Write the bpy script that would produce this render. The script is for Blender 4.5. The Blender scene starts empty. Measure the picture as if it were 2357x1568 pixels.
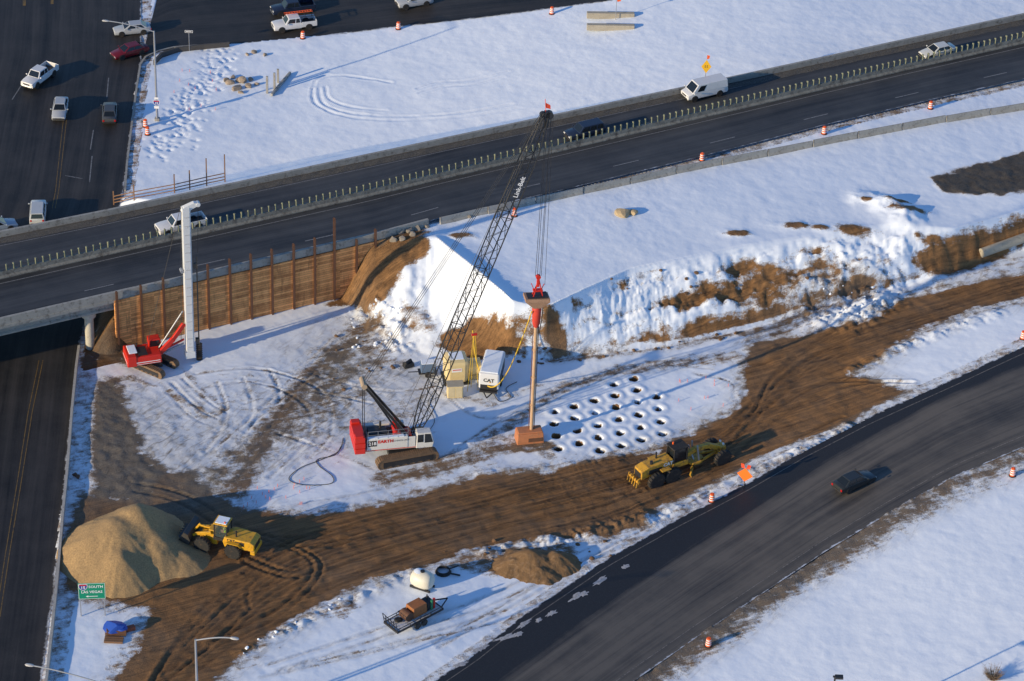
import bpy, math, random
import numpy as np
from mathutils import Vector, Matrix
random.seed(7)
rad=math.radians
scene=bpy.context.scene
# ------------------------------------------------ survey camera
TH=rad(34.0); RO=rad(2.3); FPX=6970.0; CX,CY=1178.5,784.0
CAM=np.array([0,0,187.0])
F_=np.array([0,math.cos(TH),-math.sin(TH)]); R0=np.array([1.,0,0]); U0=np.array([0,math.sin(TH),math.cos(TH)])
R_=math.cos(RO)*R0+math.sin(RO)*U0; U_=-math.sin(RO)*R0+math.cos(RO)*U0
def P(u,v,z=0.0):
    d=F_+R_*(u-CX)/FPX+U_*(CY-v)/FPX
    return CAM+d*((z-CAM[2])/d[2])
def proj(p):
    q=np.array(p)-CAM; w=q@F_
    return CX+FPX*(q@R_)/w, CY-FPX*(q@U_)/w
cd=bpy.data.cameras.new("camera"); cam=bpy.data.objects.new("camera",cd)
scene.collection.objects.link(cam); scene.camera=cam
cd.sensor_width=36; cd.lens=36*FPX/2357; cd.clip_end=6000; cd.clip_start=1
M=Matrix(((R_[0],U_[0],-F_[0],CAM[0]),(R_[1],U_[1],-F_[1],CAM[1]),(R_[2],U_[2],-F_[2],CAM[2]),(0,0,0,1)))
cam.matrix_world=M
# ------------------------------------------------ light
EL=rad(14); SD=rad(34)
wd=bpy.data.worlds.new("World"); scene.world=wd; wd.use_nodes=True
nt=wd.node_tree; bg=nt.nodes["Background"]
sky=nt.nodes.new("ShaderNodeTexSky"); sky.sky_type='NISHITA'; sky.sun_disc=False
sky.sun_elevation=EL; sky.sun_rotation=math.atan2(-math.cos(SD),-math.sin(SD))%(2*math.pi)
sky.dust_density=0.3; sky.ozone_density=4.5; sky.altitude=1400
nt.links.new(sky.outputs[0],bg.inputs[0]); bg.inputs[1].default_value=0.195
sl=bpy.data.lights.new("sun",'SUN'); sl.energy=5.0; sl.angle=rad(0.6); sl.color=(1.0,0.80,0.51)
so=bpy.data.objects.new("sun",sl); scene.collection.objects.link(so)
sv=Vector((math.cos(SD)*math.cos(EL),math.sin(SD)*math.cos(EL),-math.sin(EL)))
so.rotation_euler=sv.to_track_quat('-Z','Y').to_euler()
scene.view_settings.view_transform='Standard'; scene.view_settings.look='None'; scene.view_settings.exposure=0
# ------------------------------------------------ node helpers
def newmat(name):
    m=bpy.data.materials.new(name); m.use_nodes=True
    t=m.node_tree; return m,t,t.nodes["Principled BSDF"]
def N(t,typ,**k):
    n=t.nodes.new(typ)
    for a,b in k.items(): setattr(n,a,b)
    return n
def math_(t,op,a,b=None,clamp=False):
    n=N(t,"ShaderNodeMath",operation=op); n.use_clamp=clamp
    for i,x in enumerate((a,b)):
        if x is None: continue
        if isinstance(x,(int,float)): n.inputs[i].default_value=x
        else: t.links.new(x,n.inputs[i])
    return n.outputs[0]
def mixc(t,f,a,b):
    n=N(t,"ShaderNodeMix",data_type='RGBA')
    for i,x in ((0,f),(6,a),(7,b)):
        if isinstance(x,(int,float)): n.inputs[i].default_value=x
        elif isinstance(x,tuple): n.inputs[i].default_value=(*x,1)
        else: t.links.new(x,n.inputs[i])
    return n.outputs[2]
def noise(t,vec,scale,detail=6,rough=.6,dist=0.0):
    n=N(t,"ShaderNodeTexNoise"); n.inputs['Scale'].default_value=scale
    n.inputs['Detail'].default_value=detail; n.inputs['Roughness'].default_value=rough
    n.inputs['Distortion'].default_value=dist
    if vec is not None: t.links.new(vec,n.inputs['Vector'])
    return n.outputs['Fac']
def mapping(t,vec,scale=(1,1,1),rz=0):
    r=N(t,"ShaderNodeMapping"); r.inputs['Rotation'].default_value=(0,0,rz)
    t.links.new(vec,r.inputs['Vector'])
    s=N(t,"ShaderNodeMapping"); s.inputs['Scale'].default_value=scale
    t.links.new(r.outputs[0],s.inputs['Vector']); return s.outputs[0]
def bump(t,h,strength,dist,bsdf):
    b=N(t,"ShaderNodeBump"); b.inputs['Strength'].default_value=strength; b.inputs['Distance'].default_value=dist
    t.links.new(h,b.inputs['Height']); t.links.new(b.outputs[0],bsdf.inputs['Normal'])
def paint(name,col,rough=.5,metal=0,var=.25,scale=1.5,dirt=0.0,dirtcol=(.12,.08,.05),bmp=0):
    m,t,b=newmat(name); tc=N(t,"ShaderNodeTexCoord").outputs['Object']
    n=noise(t,tc,scale,5); k=math_(t,'MULTIPLY_ADD',n,2*var); t.nodes[-1].inputs[2].default_value=1-var
    v=N(t,"ShaderNodeMix",data_type='RGBA',blend_type='MULTIPLY'); v.inputs[0].default_value=1
    v.inputs[6].default_value=(*col,1); t.links.new(k,v.inputs[7]); c=v.outputs[2]
    if dirt>0:
        n2=noise(t,tc,scale*2.3,8,.7); f=math_(t,'MULTIPLY',math_(t,'SUBTRACT',n2,.62-dirt*.3,),5,True)
        c=mixc(t,f,c,dirtcol)
    t.links.new(c,b.inputs['Base Color']); b.inputs['Roughness'].default_value=rough; b.inputs['Metallic'].default_value=metal
    if bmp: bump(t,noise(t,tc,scale*6,4),.6,bmp,b)
    return m
M_={}
def mt(key,*a,**k):
    if key not in M_: M_[key]=paint(key,*a,**k)
    return M_[key]
white=mt("white_paint",(.72,.73,.74),.35,var=.06); black=mt("black_rubber",(.02,.02,.02),.8,dirt=.3)
glass=mt("dark_glass",(.012,.016,.02),.08,var=.1); steel=mt("dark_steel",(.035,.035,.038),.5,.3,dirt=.15)
chrome=mt("rim_metal",(.35,.36,.38),.35,.8); red=mt("red_paint",(.60,.025,.012),.4,var=.15,dirt=.1)
yellow=mt("yellow_paint",(.66,.35,.02),.45,var=.15,dirt=.35,dirtcol=(.17,.11,.05)); conc=mt("concrete",(.33,.32,.29),.85,var=.35,scale=.8,dirt=.35,dirtcol=(.13,.115,.10),bmp=.02)
gyel=mt("muddy_yellow_paint",(.60,.32,.03),.55,var=.25,scale=1.2,dirt=.52,dirtcol=(.17,.10,.045))
rust=mt("rusted_steel",(.13,.06,.033),.8,var=.4,dirt=.3); orange=mt("orange_plastic",(.9,.13,.02),.5,var=.1)
greyp=mt("light_grey_paint",(.52,.51,.49),.45,var=.08,dirt=.15); beige=mt("beige_paint",(.70,.56,.29),.5,var=.1,dirt=.15,dirtcol=(.4,.28,.15))
tan=mt("weathered_tan_steel",(.50,.19,.08),.65,var=.25,dirt=.3,dirtcol=(.3,.17,.09)); wood=mt("weathered_wood",(.2,.11,.06),.85,var=.3,dirt=.3)
galv=mt("galvanised_steel",(.38,.39,.41),.45,.5,var=.1); snowm=mt("snow_cover",(.82,.88,.96),.7,var=.05,bmp=.03)
mud=mt("muddy_steel",(.19,.12,.07),.8,var=.35,dirt=.5); yel2=mt("hose_yellow",(.75,.47,.03),.5); redl=mt("tail_red",(.45,.01,.01),.3)
headl=mt("lamp_lens",(.7,.7,.68),.15,var=.05); greenm=mt("sign_green",(.0,.24,.13),.45,var=.05); bluet=mt("blue_tarp",(.02,.08,.42),.5,var=.2,bmp=.03)
signw=mt("sign_white",(.8,.8,.8),.5,var=.03); blues=mt("shield_blue",(.02,.06,.3),.5); skin=mt("skin",(.45,.26,.18),.6); vest=mt("safety_vest",(.45,.75,.03),.6)
# ------------------------------------------------ geometry kit
def link(o,parent=None):
    scene.collection.objects.link(o)
    if parent is not None: o.parent=parent
    return o
def box(c,s,rz=0,tx=1,ty=1,sx=0):
    V=[]
    for k in (-1,1):
        for j in (-1,1):
            for i in (-1,1):
                x=i*s[0]/2*(tx if k>0 else 1)+(sx if k>0 else 0); y=j*s[1]/2*(ty if k>0 else 1)
                V.append((c[0]+x*math.cos(rz)-y*math.sin(rz),c[1]+x*math.sin(rz)+y*math.cos(rz),c[2]+k*s[2]/2))
    return V,[(0,2,3,1),(4,5,7,6),(0,1,5,4),(2,6,7,3),(0,4,6,2),(1,3,7,5)]
def cyl(a,b,r,r2=None,n=10):
    a=Vector(a);b=Vector(b); r2=r if r2 is None else r2
    d=(b-a).normalized(); u=d.orthogonal().normalized(); w=d.cross(u)
    V=[];F=[]
    for q,rr in ((a,r),(b,r2)):
        for i in range(n):
            t=2*math.pi*i/n+math.pi/n; V.append(tuple(q+u*rr*math.cos(t)+w*rr*math.sin(t)))
    for i in range(n):
        j=(i+1)%n; F.append((i,j,n+j,n+i))
    F.append(tuple(range(n))[::-1]); F.append(tuple(range(n,2*n)))
    return V,F
def tube(pts,r,n=8):
    V=[];F=[]; pts=[Vector(p) for p in pts]; prev=None
    for i,p in enumerate(pts):
        d=(pts[min(i+1,len(pts)-1)]-pts[max(i-1,0)]).normalized()
        u=d.orthogonal().normalized() if prev is None else (prev-d*prev.dot(d)).normalized()
        prev=u; w=d.cross(u)
        for k in range(n):
            t=2*math.pi*k/n; V.append(tuple(p+u*r*math.cos(t)+w*r*math.sin(t)))
    for i in range(len(pts)-1):
        for k in range(n):
            l=(k+1)%n; F.append((i*n+k,i*n+l,(i+1)*n+l,(i+1)*n+k))
    F.append(tuple(range(n))[::-1]); F.append(tuple(range((len(pts)-1)*n,len(pts)*n)))
    return V,F
def lathe(prof,c=(0,0,0),axis='z',n=20):
    V=[];F=[]
    for r,h in prof:
        for i in range(n):
            t=2*math.pi*i/n; a,b=r*math.cos(t),r*math.sin(t)
            V.append({'z':(c[0]+a,c[1]+b,c[2]+h),'y':(c[0]+a,c[1]+h,c[2]+b),'x':(c[0]+h,c[1]+a,c[2]+b)}[axis])
    for k in range(len(prof)-1):
        for i in range(n):
            j=(i+1)%n; F.append((k*n+i,k*n+j,(k+1)*n+j,(k+1)*n+i))
    F.append(tuple(range(n))[::-1]); F.append(tuple(range((len(prof)-1)*n,len(prof)*n)))
    return V,F
def prism(poly,y0,y1):
    n=len(poly); V=[(x,y0,z) for x,z in poly]+[(x,y1,z) for x,z in poly]
    F=[(i,(i+1)%n,n+(i+1)%n,n+i) for i in range(n)]+[tuple(range(n))[::-1],tuple(range(n,2*n))]
    return V,F
def loft(rings):
    n=len(rings[0]); V=[p for r in rings for p in r]; F=[]
    for k in range(len(rings)-1):
        for i in range(n):
            j=(i+1)%n; F.append((k*n+i,k*n+j,(k+1)*n+j,(k+1)*n+i))
    F.append(tuple(range(n))[::-1]); F.append(tuple(range((len(rings)-1)*n,len(rings)*n)))
    return V,F
def beam(a,b,w,h):
    """rectangular beam between two points"""
    a=Vector(a);b=Vector(b); d=(b-a).normalized(); up=Vector((0,0,1))
    if abs(d.z)>.95: up=Vector((1,0,0))
    s=d.cross(up).normalized(); t=s.cross(d); V=[]
    for q in (a,b):
        for i,j in ((-1,-1),(1,-1),(1,1),(-1,1)): V.append(tuple(q+s*i*w/2+t*j*h/2))
    return V,[(3,2,1,0),(4,5,6,7),(0,1,5,4),(1,2,6,5),(2,3,7,6),(3,0,4,7)]
def rock(c,r,seed=0,flat=.7):
    rnd=random.Random(seed); import bmesh
    bm=bmesh.new(); bmesh.ops.create_icosphere(bm,subdivisions=2,radius=1)
    ax=[Vector((rnd.gauss(0,1),rnd.gauss(0,1),rnd.gauss(0,1))).normalized() for _ in range(9)]; cut=[rnd.uniform(.45,.8) for _ in ax]
    V=[]
    for v in bm.verts:
        p=v.co.copy()
        for a,k in zip(ax,cut):
            d=p.dot(a)
            if d>k: p-=a*(d-k)
        V.append((c[0]+p.x*r,c[1]+p.y*r*.8,c[2]+p.z*r*flat))
    F=[tuple(v.index for v in f.verts) for f in bm.faces]; bm.free(); return V,F
def mk(name,prims,mat,parent=None,bevel=0,smooth=False,label=None):
    V=[];F=[]
    for v,f in prims:
        o=len(V); V+=v; F+=[tuple(i+o for i in q) for q in f]
    me=bpy.data.meshes.new(name); me.from_pydata([tuple(map(float,p)) for p in V],[],F); me.update()
    if mat: me.materials.append(mat)
    if smooth:
        me.shade_smooth()
        try: me.set_sharp_from_angle(angle=rad(38))
        except Exception: pass
    o=bpy.data.objects.new(name,me); link(o,parent)
    if bevel:
        b=o.modifiers.new("bevel",'BEVEL'); b.width=bevel; b.segments=2; b.limit_method='ANGLE'; b.angle_limit=rad(40)
    if label: o["label"]=label
    return o
def fixn(o):
    import bmesh
    bm=bmesh.new(); bm.from_mesh(o.data); bmesh.ops.recalc_face_normals(bm,faces=bm.faces); bm.to_mesh(o.data); bm.free(); return o
def top(name,label,cat,loc=(0,0,0),rz=0,group=None):
    o=bpy.data.objects.new(name,None); o.empty_display_size=.5; link(o); tag(o,label,cat,group)
    o.location=tuple(map(float,loc)); o.rotation_euler=(0,0,rz); return o
def tag(o,label,cat,group=None):
    o["label"]=label; o["category"]=cat
    if group: o["group"]=group
    return o
def structure(o): o["kind"]="structure"; return o
def text(s,size,mat,parent,loc,rot,name="lettering",sx=1,bold=0):
    c=bpy.data.curves.new("t",'FONT'); c.body=s; c.size=size; c.align_x='CENTER'; c.align_y='CENTER'; c.offset=bold; c.resolution_u=2
    t=bpy.data.objects.new("t",c); link(t); dg=bpy.context.evaluated_depsgraph_get()
    me=bpy.data.meshes.new_from_object(t.evaluated_get(dg)); bpy.data.objects.remove(t)
    me.materials.clear(); me.materials.append(mat)
    o=bpy.data.objects.new(name,me); link(o,parent); o.location=loc; o.rotation_euler=rot; o.scale=(sx,1,1); return o
def dup(root,loc,rz,label=None):
    def cp(o,par):
        c=o.copy(); scene.collection.objects.link(c)
        if par is not None: c.parent=par
        for ch in kids.get(o,[]): cp(ch,c)
        return c
    kids={}
    for o in root.children_recursive: kids.setdefault(o.parent,[]).append(o)
    c=cp(root,None); c.location=tuple(map(float,loc)); c.rotation_euler=(0,0,rz)
    if label: c["label"]=label
    return c
# ------------------------------------------------ numeric terrain
def sm(a,b,x):
    t=np.clip((x-a)/(b-a),0,1); return t*t*(3-2*t)
def vnoise(x,y,seed=0):
    xi=np.floor(x).astype(np.int64); yi=np.floor(y).astype(np.int64); xf=x-xi; yf=y-yi
    def h(a,b):
        n=(a*374761393+b*668265263+seed*1442695041)&0xffffffff
        n=((n^(n>>13))*1274126177)&0xffffffff; n=n^(n>>16)
        return (n&0xffff)/65535.0
    u=xf*xf*(3-2*xf); v=yf*yf*(3-2*yf)
    return (h(xi,yi)*(1-u)+h(xi+1,yi)*u)*(1-v)+(h(xi,yi+1)*(1-u)+h(xi+1,yi+1)*u)*v
def fbm(x,y,f,octv=4,seed=0):
    s=0;a=1;t=0
    for i in range(octv):
        s=s+a*(vnoise(x*f,y*f,seed+i)-.5); t+=a; a*=.5; f*=2.03
    return s/t*2
ZF=6.5
def curve(px,z):
    pts=[P(u,v,z(u) if callable(z) else z) for u,v in px]
    x=np.array([p[0] for p in pts]); y=np.array([p[1] for p in pts])
    return lambda X:np.where(X<x[0],y[0]+(X-x[0])*(y[1]-y[0])/(x[1]-x[0]),np.where(X>x[-1],y[-1]+(X-x[-1])*(y[-1]-y[-2])/(x[-1]-x[-2]),np.interp(X,x,y)))
yM=curve([(0,640),(820,457),(1400,320),(2050,168),(2357,98)],ZF)
yF=curve([(0,548),(240,500),(530,438),(1270,280),(1700,188),(2357,45)],ZF)
yN=curve([(0,748),(250,690),(560,620),(860,552),(1010,512),(1300,452),(1616,384),(1897,330),(2142,284),(2357,248)],ZF)
yS=curve([(0,744),(250,686),(560,616),(860,548),(1010,503),(1300,436),(1616,360),(1897,288),(2142,230),(2357,182)],ZF)
def zp(X): return 3.0*sm(15,65,X)
def Gp(u,v):
    p=P(u,v,0)
    for _ in range(8): p=P(u,v,float(zp(p[0])))
    return p
def gcurve(px):
    pts=[Gp(u,v) for u,v in px]; x=np.array([p[0] for p in pts]); y=np.array([p[1] for p in pts])
    return lambda X:np.where(X<x[0],y[0]+(X-x[0])*(y[1]-y[0])/(x[1]-x[0]),np.where(X>x[-1],y[-1]+(X-x[-1])*(y[-1]-y[-2])/(x[-1]-x[-2]),np.interp(X,x,y)))
yRu=gcurve([(700,1790),(1000,1568),(1100,1500),(1200,1420),(1400,1285),(1560,1195),(1720,1112),(1850,1037),(2000,960),(2200,870),(2357,797)])
yRl=gcurve([(1160,1790),(1460,1568),(1600,1470),(1750,1370),(1900,1270),(2050,1180),(2200,1097),(2357,1030)])
_fr=[P(u,v,0) for u,v in [(60,1900),(95,1568),(130,1300),(150,1100),(170,900),(185,780),(280,460),(292,380),(315,200),(325,140),(325,-300)]]
_fy=np.array([p[1] for p in _fr]); _fx=np.array([p[0] for p in _fr])
def fR(Y): return np.interp(Y,_fy,_fx)
CORX=P(325,140,0)[0]; XW0=P(262,692,ZF)[0]; XW1=P(870,550,ZF)[0]; XT0=P(785,668,0)[0]
_tp=[Gp(u,v) for u,v in [(772,674),(800,700),(840,728),(885,765),(925,800),(990,820),(1130,826),(1270,824),(1400,812),(1550,795),(1750,748),(1900,706),(2010,684),(2130,645),(2357,575),(2700,490)]]
_cp=[P(u,v,6.4) for u,v in [(870,548),(1005,556),(1090,628),(1178,702),(1260,706),(1330,672),(1450,618),(1550,598),(1700,568),(1850,545),(2030,518),(2200,525),(2357,485),(2700,420)]]
tx=[p[0] for p in _tp]; ty=[p[1] for p in _tp]; cx=[p[0] for p in _cp]; cy=[p[1] for p in _cp]
def zn(X): return 5.3*sm(-38,40,X)
def crest(X): return np.where(X<cx[0],yN(X)+.3,np.interp(X,cx,cy))
def toe(X): return np.where(X<tx[0],yN(X)+.3,np.interp(X,tx,ty))
def HB(X,Y):
    X=np.asarray(X,float); Y=np.asarray(Y,float)
    z0=zp(X); Yc=crest(X); Yt=np.minimum(toe(X),Yc-.05); t=np.clip((Y-Yt)/(Yc-Yt),0,1)
    k1=t*.75+.25*t*t*(3-2*t)
    rgt=sm(cx[4],cx[5],X)*(1-sm(42,50,X)); k2=np.where(t<.42,t/.42*.50,.50+(t-.42)/.58*.50)
    k=k1*(1-rgt)+k2*rgt
    # the fill against the wall climbs gradually
    k=k*np.where(X<cx[0],sm(tx[0],cx[0]-.3,X),1)
    s=z0+(6.4-z0)*np.where(X<tx[0],0,k)
    dd=Y-Yc; rid=sm(cx[0]+3,cx[1]+1,X)*(1-sm(cx[3]-1,cx[3]+2,X))
    s=s+.7*rid*np.exp(-np.where(dd>0,dd/2.0,-dd/1.2))
    f0=fR(Y)+1.4; ab=6.2*np.clip((X-f0)/(XW0+1.2-(float(_fx[5])+1.4)),0,1)
    spill=np.where((X<XW0+6)&(Y<yN(X)+.3),ab*(1-sm(XW0-1,XW0+2.5,X))-(yN(X)+.3-Y)*2.6,0)
    s=np.maximum(s,spill)
    mid=np.where(X>fR(Y)+1.0,ab,0.0)
    d=(Y-yF(X))*.93; zN=zn(X)
    n=np.maximum(zN,6.4-np.maximum(d-.6,0)/2.1); n=np.minimum(n,np.maximum((X-fR(Y))*.9,0)+zN*.0)
    n=np.where(X>fR(Y),n,0)
    return np.where(Y<yN(X)+.3,s,np.where(Y<yF(X)+.2,mid,n))
def Hit(u,v,full=False):
    zz=np.arange(9.0,-1.0,-.05)
    d=F_+R_*(u-CX)/FPX+U_*(CY-v)/FPX
    k=(zz-CAM[2])/d[2]; xx=CAM[0]+d[0]*k; yy=CAM[1]+d[1]*k
    h=HB(xx,yy); i=np.argmax(h>=zz) if (h>=zz).any() else len(zz)-21
    return np.array([xx[i],yy[i],float(h[i])])
def seg(px,G=True,z=None):
    return [ (g[0],g[1]) for g in [(Hit(u,v) if z is None else P(u,v,z)) for u,v in px]]
def dist(pl,X,Y):
    d=np.full(X.shape,1e9)
    for (x0,y0),(x1,y1) in zip(pl[:-1],pl[1:]):
        dx,dy=x1-x0,y1-y0; L=dx*dx+dy*dy+1e-9
        t=np.clip(((X-x0)*dx+(Y-y0)*dy)/L,0,1); d=np.minimum(d,np.hypot(X-x0-t*dx,Y-y0-t*dy))
    return d
def sdf(poly,X,Y):
    ins=np.zeros(X.shape,bool); n=len(poly)
    for i in range(n):
        x0,y0=poly[i]; x1,y1=poly[(i+1)%n]
        if y0==y1: continue
        c=((y0>Y)!=(y1>Y))&(X<(x1-x0)*(Y-y0)/(y1-y0)+x0); ins^=c
    d=dist(poly+[poly[0]],X,Y); return np.where(ins,d,-d)
def sdfw(poly,X,Y,pad=6):
    xs=[p[0] for p in poly]; ys=[p[1] for p in poly]; out=np.full(X.shape,-99.0)
    m=(X>min(xs)-pad)&(X<max(xs)+pad)&(Y>min(ys)-pad)&(Y<max(ys)+pad)
    out[m]=sdf(poly,X[m],Y[m]); return out
def distw(pl,X,Y,pad=4):
    xs=[p[0] for p in pl]; ys=[p[1] for p in pl]; out=np.full(X.shape,99.0)
    m=(X>min(xs)-pad)&(X<max(xs)+pad)&(Y>min(ys)-pad)&(Y<max(ys)+pad)
    out[m]=dist(pl,X[m],Y[m]); return out
def smoothpl(pl,n=8):
    a=np.array([pl[0]]+list(pl)+[pl[-1]],float); out=[]
    for i in range(1,len(a)-2):
        for k in range(n):
            t=k/n; p,b,c,d=a[i-1],a[i],a[i+1],a[i+2]
            out.append(.5*(2*b+(-p+c)*t+(2*p-5*b+4*c-d)*t*t+(-p+3*b-3*c+d)*t**3))
    out.append(a[-1]); return [tuple(q) for q in out]
HOLES=[(1460,873),(1412,884),(1512,913),(1465,898),(1415,911),(1368,922),(1320,936),(1277,948),(1516,940),(1468,925),(1418,938),(1370,950),(1323,963),(1275,977),(1520,970),(1470,955),(1424,966),(1376,980),(1328,992),(1281,1005),(1525,998),(1474,984),(1427,997),(1378,1008),(1332,1022),(1285,1034),(1477,1012),(1430,1026),(1382,1038)]
hol=[Gp(u,v) for u,v in HOLES]
def axis(a,b,step,c,d,fine,lo,hi):
    l=list(np.arange(a,c,step))+list(np.arange(c,d,fine))+list(np.arange(d,b,step))
    x=a; s=step; pre=[]
    while x>lo: s*=1.35; x-=s; pre.append(x)
    x=l[-1]; s=step; post=[]
    while x<hi: s*=1.35; x+=s; post.append(x)
    return np.array(pre[::-1]+l+post)
hx=[p[0] for p in hol]; hy=[p[1] for p in hol]
ax=axis(-74,74,.22,min(hx)-1,max(hx)+1,.12,-1800,1800); ay=axis(212,372,.24,min(hy)-1,max(hy)+1,.12,-500,2600)
X,Y=np.meshgrid(ax,ay)
Z=HB(X,Y)
# masks
R=np.zeros(X.shape); Gm=np.zeros(X.shape); Bm=np.zeros(X.shape)
def paintpoly(px,val,w,ch,z=None,wn=.8):
    poly=seg(px,z=z); s=sdfw(poly,X,Y); s=s+wn*fbm(X,Y,.5,5,hash(px[0])%97)
    m=val*np.clip(.5+s/(2*w),0,1); np.maximum(ch,m,out=ch); return m
HAUL=[(2420,615),(2357,630),(2200,660),(2080,690),(1990,745),(1850,772),(1740,785),(1712,830),(1716,900),(1690,945),(1600,992),(1500,1037),(1250,1085),(1100,1092),(1000,1125),(900,1155),(800,1175),(690,1188),(560,1172),(500,1140),(440,1090),(360,1090),(330,1150),(180,1140),(150,1240),(150,1360),(250,1390),(340,1400),(320,1470),(265,1560),(230,1660),(440,1660),(500,1560),(600,1480),(680,1430),(750,1390),(850,1340),(1000,1300),(1100,1265),(1250,1240),(1400,1240),(1470,1215),(1480,1190),(1600,1130),(1690,1085),(1750,1050),(1850,1015),(1950,980),(2050,925),(2085,900),(1960,860),(2050,810),(2100,770),(2250,710),(2357,688),(2420,672)]
haulm=paintpoly(HAUL,1,.9,R)
hs=sdfw(seg(HAUL),X,Y); np.maximum(R,np.clip(.50+.16*hs,0,.48)*(hs>-3.2),out=R); Gm=np.maximum(Gm,np.where(hs<.2,np.clip(.7+.22*hs,0,.6),0))
paintpoly([(195,1150),(205,1000),(215,880),(285,868),(305,960),(345,1045),(430,1085),(560,1000),(650,900),(740,790),(800,740),(880,780),(850,900),(720,1000),(590,1080),(530,1140),(360,1180)],.58,3.0,R,wn=2.4)
paintpoly([(720,820),(790,740),(850,700),(900,720),(930,790),(960,840),(900,880),(760,900)],.50,2.5,R,wn=1.6)
paintpoly([(340,900),(560,840),(700,760),(860,820),(1000,900),(1010,1000),(860,1060),(640,1130),(520,1160),(400,1080)],.30,4.0,R,wn=2)
gg=paintpoly([(180,1150),(195,1000),(205,870),(285,860),(360,900),(480,900),(640,840),(720,760),(830,700),(900,740),(950,840),(1000,930),(900,1000),(720,1060),(600,1130),(540,1170),(360,1200),(180,1190)],.85,3.5,Gm,wn=2.4)
Gm*=(.55+.6*np.clip(fbm(X,Y,.16,4,66)+.5,0,1))
gs_=paintpoly([(200,1150),(205,1000),(215,875),(280,868),(300,960),(340,1045),(400,1090),(340,1160)],.9,1.2,R)
np.maximum(Gm,gs_*1.2,out=Gm)
for pl,w,val in [([(1000,1065),(1090,1040),(1180,975),(1280,900),(1430,850),(1600,832),(1740,815)],1.5,.52),([(1000,1085),(1100,1055),(1200,1000),(1260,1050)],1.2,.5),([(870,960),(1000,900),(1130,930),(1250,880)],1.0,.40),([(640,960),(760,940),(830,900)],1.5,.55),([(390,900),(480,960),(520,940)],.6,.5),([(420,850),(500,930)],.5,.45),([(300,870),(360,890)],.8,.6),([(880,1100),(1000,1080),(1190,1020)],2.0,.6),([(540,1130),(620,990),(720,860),(850,750)],2.4,.66),([(1190,1030),(1260,1030)],1.2,.7),([(700,1010),(860,970),(1000,940)],1.0,.45),([(1750,780),(1900,700),(1990,670)],2.6,.55),([(1270,830),(1500,805),(1740,760)],.9,.52),([(1740,790),(1850,730),(1900,680)],3,.5),([(2050,690),(2200,640),(2357,600)],1.2,.4),([(200,830),(240,810),(290,830)],1.2,.8)]:
    d=distw(seg(pl),X,Y)+.5*fbm(X,Y,.5,3,int(w*10)); m=val*np.clip(1.3-d/w,0,1); np.maximum(R,m,out=R); np.maximum(Gm,m*.8,out=Gm)
# slopes
slope=np.clip((Y-toe(X))/(crest(X)-toe(X)+1e-6),0,1); onsl=(slope>0)&(slope<1)&(X>tx[0])&(Y<yN(X))
paintpoly([(755,700),(772,665),(800,610),(865,552),(960,535),(990,560),(950,612),(910,650),(880,700),(840,725),(800,705)],1,.7,R)
paintpoly([(1000,800),(1010,762),(1090,722),(1178,704),(1262,708),(1310,740),(1300,822),(1150,828),(1050,822)],1.05,.5,R)
paintpoly([(900,700),(960,680),(1020,730),(1010,800),(950,790)],.50,1.0,R,wn=1.5)
paintpoly([(2085,610),(2180,545),(2357,498),(2440,480),(2440,555),(2357,572),(2200,635),(2130,645)],.95,.8,R)
# long irregular bands of snow and earth running along the cut
wp=2.2*fbm(X,Y,.14,3,91); wq=.9*fbm(X,Y,.45,3,92)
band=fbm(X*.20+wp,(Y-.38*X)*.95+wp*.5+wq,.62,6,44); ribs=fbm(X*.55+Y*.25+wp,(Y-.9*X)*.30+wq,.6,5,51)
low=sm(.02,.10,slope)*(1-sm(.40,.60,slope))
vv_=np.where(onsl,(.42+.20*low+.95*band+.28*ribs)*sm(.01,.08,slope),0)*sm(1.5,3.5,X)*(1-.20*sm(27,34,X))*(1-sm(44,50,X))
vv_=np.clip(vv_,0,.92)*(1-.5*sm(.85,1.0,slope)); np.maximum(R,vv_,out=R)
for (u,v,r) in [(2062,470,.9),(2085,488,1.4),(1990,462,.7),(1825,522,1.1),(1065,545,.9),(1700,540,1.0),(930,540,2.0),(1960,528,1.3),(1890,526,.9),(2140,560,1.0)]:
    p=Hit(u,v); d=np.hypot((X-p[0])*.55,(Y-p[1])*1.3)+.6*fbm(X,Y,.9,4,8); np.maximum(R,.8*np.clip(1.4-d/r,0,1),out=R); Z+=.2*np.exp(-(np.maximum(d,0)/r)**2)
mm=paintpoly([(2148,408),(2230,385),(2357,350),(2500,320),(2500,430),(2357,440),(2250,450),(2170,440)],1,.5,R,z=6.4); np.maximum(Gm,mm*1.15,out=Gm); np.maximum(Bm,mm*.5,out=Bm)
for px in ([(850,1105),(915,1100),(905,1125),(840,1130)],[(740,1400),(800,1370),(830,1350),(840,1400),(780,1425)],[(980,1300),(1140,1255),(1330,1250),(1320,1290),(1150,1330),(1000,1300)]):
    paintpoly(px,.6,.8,R)
dl=(yRl(X)-Y)+.8*fbm(X,Y,.3,3,77); mr=(dl>-2)&(dl<9); v=np.where(mr,.72*(1-sm(.8,7.5,dl)),0)*(1-.2*sm(20,60,X)); np.maximum(R,v,out=R); np.maximum(Gm,v*1.2,out=Gm)
du=(Y-yRu(X)); v=np.where((du>-1)&(du<1.6),.40,0); np.maximum(R,v,out=R); np.maximum(Gm,v,out=Gm)
dsr=X-fR(Y); v=np.where((dsr>-1)&(dsr<2.2)&(Y<P(0,820,0)[1]+8),.42,0)+np.where((dsr>-1)&(dsr<1.4)&(Y>P(280,470,0)[1]),.5,0); np.maximum(R,v,out=R)
dfn=Y-yF(X); v=np.where((dfn>-.5)&(dfn<.8),.3,0); np.maximum(R,v,out=R)
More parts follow.
